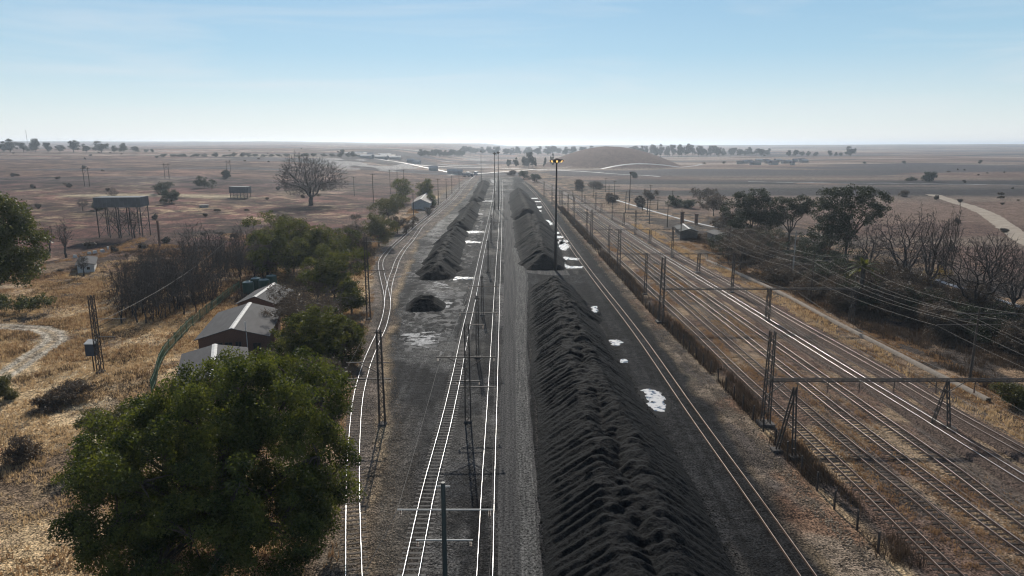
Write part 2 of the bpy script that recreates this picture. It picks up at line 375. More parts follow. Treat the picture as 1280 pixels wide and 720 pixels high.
def C(*v): return np.array(v)
def mixc(a, b, t): return a * (1 - t[..., None]) + b * t[..., None]
def paint(X, Y):
    n1 = fbm(X / 14, Y / 14, 11, 5); n2 = fbm(X / 4.5, Y / 4.5, 21, 4); n3 = fbm(X / 60, Y / 60, 41, 4); n4 = fbm(X / 260, Y / 70, 51, 4)
    wob = (fbm(X / 5, Y / 5, 61, 3) - .5)
    gold = C(.46, .335, .195); brown = C(.115, .080, .056); red = C(.165, .092, .070); pale = C(.54, .44, .29)
    far = C(.128, .076, .056); burnt = C(.030, .030, .034); far2 = C(.20, .16, .125)
    one = np.ones(X.shape)
    # left grassland
    c = mixc(gold[None] * one[..., None], brown, sstep(.44, .57, n1 * .4 + n2 * .4 + n3 * .2) * .9)
    c = mixc(c, pale, .7 * sstep(.56, .70, n2) * sstep(.5, .4, n1))
    midl = sstep(120, 200, Y + 60 * (n3 - .5)) * sstep(-35, -60, X)
    cm = mixc(C(.140, .064, .050)[None] * one[..., None], C(.092, .050, .037), sstep(.42, .58, n1)); cm = mixc(cm, gold * .8, .6 * sstep(.54, .66, n3 * .5 + n2 * .5))
    c = mixc(c, cm, midl)
    cf = mixc(far[None] * one[..., None], red * 1.05, sstep(.45, .6, n4)); cf = mixc(cf, far2, .8 * sstep(.56, .68, n4 * .6 + n3 * .4)); cf = mixc(cf, far2 * 1.4, .6 * sstep(.55, .60, fbm(X / 300 + 5, Y / 60, 73, 4)) * sstep(600, 800, Y)); cf = mixc(cf, burnt * 1.8, .85 * sstep(.56, .64, fbm(X / 330 + 7, Y / 90, 71, 4)))
    c = mixc(c, cf, sstep(300, 620, Y + 120 * (n3 - .5)))
    # scrubby clumps of darker and paler grass all over the veld
    sp1 = fbm(X / 9, Y / 9, 131, 3); sp2 = fbm(X / 26, Y / 20, 141, 3)
    c = c * (1 - .5 * (sstep(.54, .66, sp1) * sstep(90, 200, Y) * sstep(-10, -40, X)))[..., None]
    c = c * (1 + .45 * (sstep(.56, .68, sp2) * sstep(120, 260, Y)) - .35 * sstep(.46, .34, sp2) * sstep(120, 260, Y))[..., None]
    mid_p = sstep(-.30, -.24, X / np.maximum(Y, 1)) * sstep(-.02, -.06, X / np.maximum(Y, 1)) * sstep(600, 760, Y) * sstep(1700, 1200, Y)
    c = mixc(c, burnt * 1.4, .8 * mid_p * sstep(.42, .5, fbm(X / 90, Y / 160, 181, 4))); c = mixc(c, C(.36, .34, .32), .8 * mid_p * sstep(.63, .66, fbm(X / 60, Y / 120, 191, 3)))
    mnd = np.clip(1 - ((X - 142) / 98) ** 2 - ((Y - 1010) / 170) ** 2, 0, 1)
    c = mixc(c, mixc(C(.085, .058, .050)[None] * one[..., None], C(.13, .085, .065), sstep(.45, .58, n3)), sstep(0, .15, mnd))
    stk = np.exp(-((Y - 350 - .25 * (X + 240) + 16 * (n3 - .5)) / 9) ** 2) * sstep(-255, -215, X) * sstep(-120, -160, X)
    c = mixc(c, pale * .9, .8 * stk * sstep(.35, .5, n1))
    thick = sstep(26, 12, np.abs(X + 62 + .10 * (Y - 150))) * sstep(112, 130, Y + 20 * wob) * sstep(205, 175, Y) * sstep(-28, -38, X + .12 * Y)
    c = mixc(c, C(.065, .050, .040), .7 * thick * sstep(.36, .5, n2 * .6 + n1 * .4))
    # right side: dark litter below the trees, then mauve grass, burnt strips
    rr = bx(B_railR, Y)
    right = sstep(-2, 3, X - rr - 4 * wob)
    litter = C(.062, .050, .042); tan = C(.20, .135, .085)
    cr = mixc(litter[None] * one[..., None], tan, sstep(.52, .62, n1 * .5 + n2 * .5))
    cr = mixc(cr, tan * 1.15, sstep(9, 4, X - rr) * sstep(.40, .5, n2))
    cr = mixc(cr, C(.20, .135, .085), sstep(150, 190, Y) * sstep(.44, .55, n2 * .6 + n3 * .4) * sstep(60, 35, X - rr))
    rf = sstep(45, 75, X - rr + 10 * wob) * sstep(125, 165, Y) ; rf = np.maximum(rf, sstep(260, 330, Y) * sstep(18, 40, X - rr))
    crf = mixc(C(.175, .118, .090)[None] * one[..., None], C(.125, .080, .062), sstep(.42, .58, n3)); crf = mixc(crf, far2, .6 * sstep(.55, .65, n4))
    crf = mixc(crf, burnt, .9 * sstep(395, 425, Y + 60 * (n4 - .5)) * sstep(640, 560, Y + 90 * (n4 - .5)) * sstep(.36, .44, n4 * .5 + n3 * .5))
    crf = mixc(crf, burnt * 1.6, .85 * sstep(.51, .56, fbm(X / 300 + 3, Y / 110, 81, 5)) * sstep(600, 700, Y)); crf = mixc(crf, far2 * 1.5, .7 * sstep(.55, .60, fbm(X / 380 + 13, Y / 70, 83, 4)) * sstep(430, 600, Y))
    crf = mixc(crf, C(.11, .070, .055), .9 * sstep(0, .15, np.clip(1 - ((X - 142) / 98) ** 2 - ((Y - 1010) / 170) ** 2, 0, 1)))
    cr = mixc(cr, crf, rf)
    c = mixc(c, cr, right)
    # railway formation on the right
    fl = bx(B_fence, Y)
    bed = mixc(C(.125, .082, .062)[None] * one[..., None], C(.27, .195, .125), sstep(.45, .62, n2 * .6 + n1 * .4))
    bed = mixc(bed, C(.075, .062, .054), .8 * sstep(.52, .64, fbm(X / 1.6, Y / 30, 91, 3)))
    inb = sstep(0, 1.5, X - fl - 1.5 * wob) * (1 - right)
    inb = inb * sstep(620, 480, Y)
    c = mixc(c, bed, inb)
    # stony shoulder of the left track
    sl, yl, yr = bx(B_stoneL, Y), bx(B_yardL, Y), bx(B_yardR, Y)
    st = mixc(C(.165, .135, .112)[None] * one[..., None], C(.10, .085, .073), sstep(.42, .58, n2)); st = mixc(st, C(.27, .21, .14), .6 * sstep(.52, .62, n1) * sstep(80, 50, Y))
    ins = sstep(-1, 1.2, X - sl - 3 * wob) * sstep(.5, -1.5, X - yl - 2 * wob) * sstep(700, 560, Y)
    c = mixc(c, st, ins)
    # tan stony strip on the yard side of the fence
    ts = mixc(C(.20, .155, .115)[None] * one[..., None], C(.085, .07, .06), sstep(.45, .55, n2)); ts = mixc(ts, C(.16, .085, .05), sstep(.54, .6, n1) * .7)
    int_ = sstep(-1., .6, X - yr - 2.2 * wob) * sstep(.5, -.5, X - fl) * sstep(600, 480, Y)
    c = mixc(c, ts, int_)
    # black yard
    yd = mixc(C(.020, .020, .021)[None] * one[..., None], C(.0112, .0116, .0124), sstep(.42, .6, n1))
    yd = mixc(yd, C(.07, .068, .066), .75 * sstep(.52, .66, fbm(X / 2.2, Y / 9, 101, 4)) * sstep(1.0, -2.0, X))
    ru = fbm((X - .5 * yr) / .55, Y / 34, 211, 3); ru2 = fbm((X - .8 * yr) / 1.3 + 5, Y / 60, 221, 2)
    yd = yd * (1 + 1.5 * (ru - .5) + 1.1 * (ru2 - .5))[..., None]
    yd = mixc(yd, C(.062, .056, .050), .55 * sstep(.55, .66, ru2) * sstep(.45, .6, n1))
    tang = sstep(5, 0, X - yl) * sstep(78, 60, Y + 16 * wob)
    yd = mixc(yd, C(.10, .083, .066), tang * .85)
    bare = np.exp(-((X + 6 + .12 * (Y - 62)) / 3.6) ** 2 - ((Y - 67) / 7.0) ** 2)
    yd = mixc(yd, C(.050, .048, .046), .9 * bare)
    ch_x = X + 1.8 * (fbm(X / 4, Y / 4, 151, 3) - .5); ch_y = Y + 3.5 * (fbm(X / 4, Y / 4, 161, 3) - .5)
    churn = np.abs(fbm(ch_x / 1.9, ch_y / 3.2, 171, 4) - .5)
    inch = sstep(-1, 1.5, X - yl) * sstep(-2.2, -4, X + .055 * Y - .2) * sstep(84, 92, Y)
    yd = mixc(yd, C(.19, .185, .18), .8 * inch * sstep(.05, .01, churn) * sstep(.38, .5, n1))
    yd = mixc(yd, C(.10, .098, .095), .6 * inch * sstep(.5, .6, n2))
    # grey spill to the left of the long heaps
    strip = np.exp(-((X - (-.115 * Y + .5)) / (1.6 + .004 * Y)) ** 2) * sstep(118, 135, Y) * sstep(480, 380, Y)
    yd = mixc(yd, C(.21, .205, .20), .9 * strip * sstep(.40, .58, n2))
    iny = sstep(-1, 1, X - yl - 2 * wob) * sstep(1, -1, X - yr - 2 * wob) * sstep(760, 600, Y)
    c = mixc(c, yd, iny)
    wet = iny * np.clip(.25 + .55 * sstep(.5, .62, n1), 0, .8) * sstep(3, -1, X)
    # two-rut dirt tracks worn into the grass
    d = seg_dist(X, Y, DIRT_LOOP_W)
    c = mixc(c, C(.40, .35, .28), sstep(1.9, 1.2, d + .8 * wob) * (.35 + .65 * sstep(.25, .6, np.abs(d - .1))))
    return np.clip(c, .01, .8), wet

def build_ground():
    na, nr = 1000, 1000
    # tessellation: a fan whose apex lies well behind the view, finer near the yard
    an = np.radians(np.linspace(-58, 58, na)); r = np.concatenate([np.geomspace(62, 1200, int(nr * .74)), np.geomspace(1210, 10200, int(nr * .26))])
    A, R = np.meshgrid(an, r)
    X = R * np.sin(A); Y = R * np.cos(A) - 45
    Zz = Z(X, Y)
    V = np.stack([X, Y, Zz], -1).reshape(-1, 3)
    n_r, n_a = R.shape
    i = (np.arange(n_r - 1)[:, None] * n_a + np.arange(n_a - 1)[None]).ravel()
    Fq = np.stack([i, i + 1, i + n_a + 1, i + n_a], 1)
    me = mesh_np('ground', V, Fq, [M['ground']], smooth=True)
    c, wt = paint(X.ravel(), Y.ravel())
    ca = me.color_attributes.new('soil', 'FLOAT_COLOR', 'POINT')
    ca.data.foreach_set('color', np.concatenate([c, np.ones((len(c), 1))], 1).astype(np.float32).ravel())
    wa = me.attributes.new('wet', 'FLOAT', 'POINT'); wa.data.foreach_set('value', wt.astype(np.float32))
    return struct('ground', me)
build_ground()

def catmull(P, step):
    P = np.asarray(P, float); out = []
    Q = np.vstack([2 * P[0] - P[1], P, 2 * P[-1] - P[-2]])
    for i in range(1, len(Q) - 2):
        p0, p1, p2, p3 = Q[i - 1], Q[i], Q[i + 1], Q[i + 2]
        n = max(2, int(np.linalg.norm(p2 - p1) / step))
        # chordal tangents keep uneven spacing smooth
        d0, d1, d2 = [max(np.linalg.norm(b - a), 1e-6) for a, b in ((p0, p1), (p1, p2), (p2, p3))]
        m1 = d1 * ((p1 - p0) / d0 - (p2 - p0) / (d0 + d1) + (p2 - p1) / d1)
        m2 = d1 * ((p2 - p1) / d1 - (p3 - p1) / (d1 + d2) + (p3 - p2) / d2)
        for k in range(n):
            t = k / n
            out.append((2 * t ** 3 - 3 * t ** 2 + 1) * p1 + (t ** 3 - 2 * t ** 2 + t) * m1 + (-2 * t ** 3 + 3 * t ** 2) * p2 + (t ** 3 - t ** 2) * m2)
    out.append(Q[-2]); return np.array(out)
def resample(P, step):
    d = np.r_[0, np.cumsum(np.linalg.norm(np.diff(P[:, :2], axis=0), axis=1))]
    s = np.arange(0, d[-1], step)
    return np.stack([np.interp(s, d, P[:, k]) for k in range(P.shape[1])], 1)
def frames(P):
    t = np.gradient(P[:, :2], axis=0); t /= np.maximum(np.linalg.norm(t, axis=1, keepdims=True), 1e-9)
    return t, np.stack([t[:, 1], -t[:, 0]], 1)      # tangent, right-hand normal
def ribbon(name, P, wl, wr, lift, m, nx=4, edge=0.0, seed=0, kind='structure', fall=None):
    P = np.asarray(P); t, nr = frames(P)
    us = np.linspace(0, 1, nx + 1); rows = []
    s = np.r_[0, np.cumsum(np.linalg.norm(np.diff(P[:, :2], axis=0), axis=1))]
    el = (fbm(s / 3.0, s * 0 + 1.7, 200 + seed, 4) - .5) * 2 * edge; er = (fbm(s / 3.0, s * 0 + 9.7, 300 + seed, 4) - .5) * 2 * edge
    for u in us:
        off = -(np.broadcast_to(wl, s.shape) + el) * (1 - u) + (np.broadcast_to(wr, s.shape) + er) * u
        x = P[:, 0] + nr[:, 0] * off; y = P[:, 1] + nr[:, 1] * off
        z = Z(x, y) + lift
        if fall is not None: z = z - fall * (abs(u - .5) * 2 > .99)
        rows.append(np.stack([x, y, z], 1))
    V = np.stack(rows, 1); n, k = V.shape[:2]
    i = (np.arange(n - 1)[:, None] * k + np.arange(k - 1)[None]).ravel()
    me = mesh_np(name, V.reshape(-1, 3), np.stack([i, i + 1, i + k + 1, i + k], 1), [m], smooth=True)
    return struct(name, me, kind)

# haul road between the tracks and the long heap
M['haul'] = mat('gravel_haul_road', (.085, .082, .079), (.036, .036, .037), .8, .95, bump=.05, bscale=3, spec=.08, stretch=(3.2, .05, 1), pos='World', c3=(.12, .117, .113), detail=9, speck=2.6, sscale=5)
hl = bound([(623, 730), (623, 620), (624, 520), (628, 420), (630, 345), (630, 300), (631, 260), (632, 235)])
hr_ = bound([(679, 730), (672, 620), (664, 520), (659, 420), (660, 345), (644, 300), (640, 260), (638, 235)])
yy = np.arange(36, 430, 1.5)
cl = (bx(hl, yy) + bx(hr_, yy)) / 2; hw = (bx(hr_, yy) - bx(hl, yy)) / 2
ribbon('haul_road', np.stack([cl, yy, yy * 0], 1), hw, hw, .02, M['haul'], 8, .35, 1)
M['haulpale'] = mat('worn_pale_wheel_strip', (.118, .115, .110), (.05, .05, .049), 1.6, .95, bump=.05, bscale=3, spec=.08, stretch=(2.2, .10, 1), pos='World', c3=(.165, .16, .155), detail=10, speck=3.2, sscale=4.5)
k_ = (yy > 36) & (yy < 200)
ribbon('haul_road', np.stack([cl + hw * .50, yy, yy * 0], 1)[k_], (hw * .44)[k_], (hw * .34)[k_], .028, M['haulpale'], 4, .16, 5)
# the spur of the road that turns in between the two long heaps
sp_ = resample(catmull(poly_w([(650, 332), (664, 338), (690, 341), (715, 341)]), 1), 1.)
ribbon('haul_road', sp_, 3.0, 3.0, .024, M['haul'], 4, .5, 2)
M['dirt'] = mat('pale_dirt_road', (.36, .30, .23), (.25, .20, .155), .25, .95, bump=.03, bscale=3, pos='World', stretch=(1, 1, 1))
fr = resample(catmull(FARM_ROAD_W, 3), 3)
ribbon('dirt_road', fr, 3.4, 3.4, .06, M['dirt'], 4, .9, 3)
M['tar'] = mat('shiny_tarred_road', (.34, .335, .33), (.24, .235, .23), .03, .55, spec=.4, pos='World')
for i, (pts, wd) in enumerate([([(520, 206), (600, 209.5), (660, 211.5), (720, 214), (770, 217.5), (828, 221)], 4.5),
                               ([(672, 213), (700, 212), (760, 209.5), (830, 206.5), (880, 205)], 4),
                               ([(560, 219), (600, 217), (640, 214), (668, 212)], 3.5),
                               ([(455, 196.5), (500, 203), (540, 211), (575, 218)], 3.5),
                               ([(935, 227), (1010, 228.5), (1100, 229), (1200, 230.5), (1300, 232)], 3.2),
                               ([(1145, 342), (1200, 360), (1280, 385), (1330, 402)], 1.6),
                               ([(770, 250), (830, 268), (880, 281), (930, 292)], 1.5)]):
    p = resample(catmull(poly_w(pts), 4), 4); ribbon('road', p, wd / 2, wd / 2, .12 if i < 5 else .06, M['tar'], 2, .2, 10 + i)

# ------------------------------------------------------------------ coal heaps
def pile(name, label, left, right, yr, h, spacing, seed, slope=.74, two=True, res=.22, group='black coal heaps in the yard'):
    rng = np.random.default_rng(seed)
    bl, br = bound(left), bound(right); y0, y1 = yr
    cones = []
    y = y0 + 2.; st = min(spacing * .55, 1.7)
    while y < y1 - 2:
        l, r = bx(bl, y), bx(br, y); wd = r - l
        hh = min(h, wd * .5 * slope * .98)
        endf = min(1, (y - y0) * slope / hh * .9 + .08, (y1 - y) * slope / hh * .9 + .08); hh = max(hh * endf, .4)
        w1, w2 = [float(fbm(y / 7.0, seed * 3.7 + k, seed + 20, 3)) - .5 for k in (0, 9)]
        a = hh * (1 + .22 * w1 + rng.uniform(-.02, .02))
        cones.append((l + a / slope + .9 * w2, y + rng.normal(0, .08), a))
        b = hh * (1 + .30 * w2 + rng.uniform(-.03, .02))
        cones.append((r - b / slope - .9 * w1, y + st * .45 + rng.normal(0, .1), b))
        if rng.random() < .45: cones.append(((l + r) / 2 + rng.normal(0, .7), y + rng.normal(0, .6), hh * rng.uniform(.86, 1.06)))
        y += st * rng.uniform(.85, 1.15)
    cones = np.array(cones)
    xs = np.arange(min(bl[1].min(), bx(bl, y0), bx(bl, y1)) - 1.5, max(br[1].max(), bx(br, y1)) + 1.5, res)
    ys = np.arange(y0 - 1, y1 + 1, res)
    X, Y = np.meshgrid(xs, ys)
    wx = X + .3 * (fbm(X / 1.7, Y / 1.7, seed, 3) - .5); wy = Y + .4 * (fbm(X / 1.7, Y / 1.7, seed + 5, 3) - .5)
    H = np.full(X.shape, -5.)
    for cx, cy_, ch in cones:
        rr = ch / slope + 1.2
        i0, i1 = np.searchsorted(ys, [cy_ - rr, cy_ + rr]); j0, j1 = np.searchsorted(xs, [cx - rr, cx + rr])
        if i1 <= i0 or j1 <= j0: continue
        d = np.hypot(wx[i0:i1, j0:j1] - cx, wy[i0:i1, j0:j1] - cy_)
        cone = ch - slope * np.sqrt(d * d + .12)
        H[i0:i1, j0:j1] = np.maximum(H[i0:i1, j0:j1], cone)
    cap = h * .84; H = np.where(H > cap, cap + (H - cap) * .45, H)
    # straight fall-line ribs left by each tipped load, and slides between them
    mid = sstep(.1, 1.1, H) * sstep(h * .95, h * .74, H)
    q = Y + 1.4 * (fbm(X / 7, Y / 7, seed + 8, 2) - .5) + .22 * (fbm(X / 1.3, Y / 1.3, seed + 12, 3) - .5)
    p1 = spacing * .45
    f = (q / p1) % 1; cell = np.floor(q / p1)
    tall = .35 + 1.1 * vnoise(cell * 1.7, cell * 0 + seed, seed + 14)
    saw = np.where(f < .3, f / .3, (1 - f) / .7)
    cxl = np.array([.5 * (bx(bl, v) + bx(br, v)) for v in ys])[:, None]
    side = 1 - .55 * sstep(-.5, 1.5, X - cxl)
    H = H + mid * side * (.27 * tall * (saw - .5) + .22 * (fbm(X / 3.0, q * 1.6, seed + 9, 3) - .5))
    top = sstep(h * .62, h * .92, H)
    H = H + sstep(-.1, .4, H) * ((.20 + .55 * top) * (fbm(X / 1.1, Y / 1.1, seed + 3, 4) - .5) + .14 * (fbm(X / .35, Y / .35, seed + 4, 2) - .5))
    keep = H > -.12
    V = np.stack([X, Y, H], -1).reshape(-1, 3)
    n, k = X.shape
    i = (np.arange(n - 1)[:, None] * k + np.arange(k - 1)[None]).ravel()
    Fq = np.stack([i, i + 1, i + k + 1, i + k], 1)
    kr = keep.ravel(); Fq = Fq[kr[Fq].sum(1) >= 3]
    used, inv = np.unique(Fq, return_inverse=True)
    V = V[used]; Fq = inv.reshape(Fq.shape)
    c = V.mean(0); c[2] = 0
    me = mesh_np(name, V - c, Fq, [M['coal']])
    o = add(name, me); o.location = c
    return tag(o, label, 'coal heap', group)
pile('coal_pile', 'long ribbed black coal heap nearest the camera beside the haul road',
     [(682, 730), (674, 600), (670, 520), (664, 470), (661, 400), (662, 366)], [(925, 730), (880, 630), (850, 580), (815, 520), (790, 480), (762, 430), (738, 388), (722, 366)],
     (26, 143), 3.9, 2.6, 1, res=.17)
pile('coal_pile', 'broad black coal heap behind the long ribbed one, beside the tall floodlight mast',
     [(657, 338), (650, 325), (645, 310), (643, 295), (641, 278)], [(708, 338), (702, 315), (694, 295), (686, 278), (682, 270)], (163, 268), 4.6, 3.2, 2, res=.3)
pile('coal_pile', 'farthest black coal heap on the right side of the haul road',
     [(640, 268), (637, 255), (637, 245), (640, 236)], [(677, 268), (668, 255), (661, 245), (655, 236)], (276, 430), 4.8, 4, 3, res=.4)
pile('coal_pile', 'nearest black coal heap in the row beside the curved tracks',
     [(524, 346), (536, 318), (550, 298), (560, 286)], [(570, 346), (577, 318), (582, 298), (588, 286)], (151, 236), 3.3, 3, 4, res=.28)
pile('coal_pile', 'middle black coal heap in the row beside the curved tracks',
     [(559, 287), (570, 272), (581, 260), (586, 252)], [(590, 287), (596, 272), (600, 260), (602, 252)], (240, 345), 3.3, 3.4, 5, res=.35)
pile('coal_pile', 'farthest black coal heap in the row beside the curved tracks',
     [(588, 250), (594, 238), (598, 230), (600, 226)], [(604, 250), (609, 238), (612, 230), (614, 226)], (362, 540), 4.2, 4.5, 6, res=.5)
pile('coal_pile', 'small lone coal heap on the muddy ground near the switch',
     [(509, 384), (510, 376), (520, 366)], [(556, 384), (554, 376), (546, 366)], (121, 130), 2.6, 2.2, 7, res=.15)

# ------------------------------------------------------------------ water, pale crust and painted wet shine in the yard
def crust_material():
    m = bpy.data.materials.new('puddle_water'); m.use_nodes = True; n = m.node_tree; b = n.nodes['Principled BSDF']
    g = n.nodes.new('ShaderNodeNewGeometry'); x = n.nodes.new('ShaderNodeTexNoise'); x.inputs['Scale'].default_value = 1.3; x.inputs['Detail'].default_value = 6
    n.links.new(g.outputs['Position'], x.inputs['Vector'])
    r = n.nodes.new('ShaderNodeValToRGB'); r.color_ramp.elements[0].position = .40; r.color_ramp.elements[1].position = .52
    n.links.new(x.outputs['Fac'], r.inputs[0])
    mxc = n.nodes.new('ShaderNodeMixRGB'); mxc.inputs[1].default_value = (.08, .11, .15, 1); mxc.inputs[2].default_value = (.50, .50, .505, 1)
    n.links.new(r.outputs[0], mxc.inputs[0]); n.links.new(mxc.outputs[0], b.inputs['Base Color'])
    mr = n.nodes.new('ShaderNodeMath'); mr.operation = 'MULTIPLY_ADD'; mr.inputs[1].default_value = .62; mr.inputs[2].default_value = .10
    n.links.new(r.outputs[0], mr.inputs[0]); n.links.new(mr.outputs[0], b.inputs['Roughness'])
    b.inputs['Specular IOR Level'].default_value = .35
    return m
M['puddle'] = crust_material()
M['mudwater'] = mat('mud_water_painted_shine', (.44, .44, .44), (.14, .14, .143), 1.9, .8, spec=.12, pos='World', stretch=(1, .5, 1))  # pale base colour stands for sky mirrored in the wet film
M['shine'] = mat('mud_painted_shine', (.145, .142, .14), (.06, .06, .061), 1.8, .85, spec=.12, pos='World', bump=.08)  # matte pale grey, wet shine on the mud painted into its colour
def puddle(pts, thr=.42, res=.16, seed=0, m='puddle', soft=.5, z=.03, sx=1.2, sy=1.2):
    P = poly_w(pts)[:, :2]
    lo = P.min(0) - .3; hi = P.max(0) + .3
    xs = np.arange(lo[0], hi[0], res); ys = np.arange(lo[1], hi[1], res)
    X, Y = np.meshgrid(xs, ys)
    ins = np.zeros(X.shape, bool)
    for a, b in zip(P, np.roll(P, -1, 0)):
        cr = ((a[1] > Y) != (b[1] > Y)) & (X < (b[0] - a[0]) * (Y - a[1]) / (b[1] - a[1] + 1e-12) + a[0]); ins ^= cr
    d = seg_dist(X, Y, np.vstack([P, P[:1]])) * np.where(ins, 1, -1)
    f = fbm(X / sx, Y / sy, 400 + seed, 4)
    keep = f + soft * np.clip(d / (.25 * min(hi - lo)), -1, .6) * .5 > thr + .12 * (~ins)
    keep &= d > -.3
    n, k = X.shape
    V = np.stack([X, Y, X * 0 + z], -1).reshape(-1, 3)
    i = (np.arange(n - 1)[:, None] * k + np.arange(k - 1)[None]).ravel()
    Fq = np.stack([i, i + 1, i + k + 1, i + k], 1); Fq = Fq[keep.ravel()[Fq].all(1)]
    if len(Fq) == 0: return
    used, inv = np.unique(Fq, return_inverse=True)
    return struct('puddle' if m not in ('shine', 'wetdark') else 'wet_mud', mesh_np('puddle', V[used], inv.reshape(Fq.shape), [M[m]]))
PUD = [[(803, 488), (812, 486), (826, 492), (831, 503), (828, 514), (818, 513), (808, 502)], [(740, 383), (745, 383), (747, 391), (742, 391)],
       [(763, 425), (770, 425), (778, 428), (772, 432), (765, 431)], [(775, 449), (781, 449), (784, 453), (777, 453)],
       [(704, 322), (706, 321), (724, 323.5), (724, 325.5), (708, 324.5), (706, 330), (712, 333), (729, 333), (728, 335), (709, 335.5), (704, 330)],
       [(695, 300), (703, 300), (713, 308), (707, 313), (698, 312)], [(695, 308), (700, 301), (705, 299), (711, 302), (700, 306)], [(692, 295), (704, 295), (704, 297.5), (694, 298)], [(687, 290), (698, 290), (699, 292), (690, 293)],
       [(679, 275), (685, 275), (692, 280), (684, 283)], [(669, 258), (677, 258), (677, 260), (670, 261)], [(672, 263), (677, 263), (677, 264.6), (672, 264.6)], [(667, 255), (671, 255), (671, 256.3), (668, 256.3)], [(672, 266), (677, 266), (677, 267.4), (672, 267.4)],
       [(668, 251.5), (676, 251.5), (676, 252.7), (668, 252.7)], [(664, 247.4), (672, 247.4), (672, 248.5), (664, 248.5)]]
M['wetdark'] = mat('dark_wet_coal_mud', (.016, .016, .017), (.009, .009, .010), 1.5, .85, spec=.08, pos='World', bump=.03)
for i, p in enumerate(PUD[:10]):
    q = np.array(p, float); c = q.mean(0); q = c + (q - c) * (1.45 if i < 4 else 1.3); puddle([tuple(v) for v in q], .34, .15 if i < 4 else .25, 120 + i, 'wetdark', z=.014)
for i, p in enumerate(PUD): puddle(p, .30, .12 if i < 4 else .2, i)
MUD = [([(500, 419), (515, 414), (540, 413), (552, 417), (549, 428), (538, 436), (520, 432), (505, 428)], .56), ([(548, 344), (575, 345), (594, 347), (592, 350), (572, 351), (550, 348)], .52),
       ([(535, 352), (552, 353), (570, 359), (566, 363), (545, 359)], .60), ([(548, 384), (556, 377), (566, 378), (562, 384), (551, 387)], .52),
       ([(571, 289), (590, 288.5), (606, 288.5), (606, 291), (588, 292), (572, 291.5)], .52), ([(574, 302), (585, 300.5), (602, 302), (601, 304), (580, 304.5)], .52),
       ([(594, 250.5), (616, 250.5), (616, 252.5), (597, 252.5)], .42), ([(594, 261), (600, 261.5), (600, 263), (595, 263)], .42), ([(597, 266.5), (604, 267), (604, 268.4), (598, 268.4)], .42),
       ([(612, 224), (618, 225), (619, 230), (614, 228)], .5), ([(512, 372), (513, 384), (522, 392), (518, 393), (509, 384)], .55)]
for i, (p, t) in enumerate(MUD): puddle(p, t, .12 if i in (0, 3, 10) else .2, 40 + i, 'puddle' if i in (1, 4, 5) else 'mudwater', sx=1.3 if i < 4 else 2.2, sy=.55)
SHN = [([(505, 395), (560, 360), (590, 352), (585, 380), (560, 420), (550, 440), (505, 440)], .60), ([(518, 345), (530, 318), (548, 296), (556, 288), (545, 300), (533, 322), (522, 345)], .52), ([(566, 285), (580, 262), (590, 252), (584, 262), (574, 278)], .52),
       ([(560, 345), (585, 305), (598, 270), (606, 258), (604, 280), (590, 330)], .62), ([(478, 345), (505, 345), (535, 300), (560, 280), (545, 300), (525, 330), (515, 350)], .64)]
for i, (p, t) in enumerate(SHN): puddle(p, t, .2, 80 + i, 'shine', soft=.2, z=.02, sx=.9, sy=1.6)

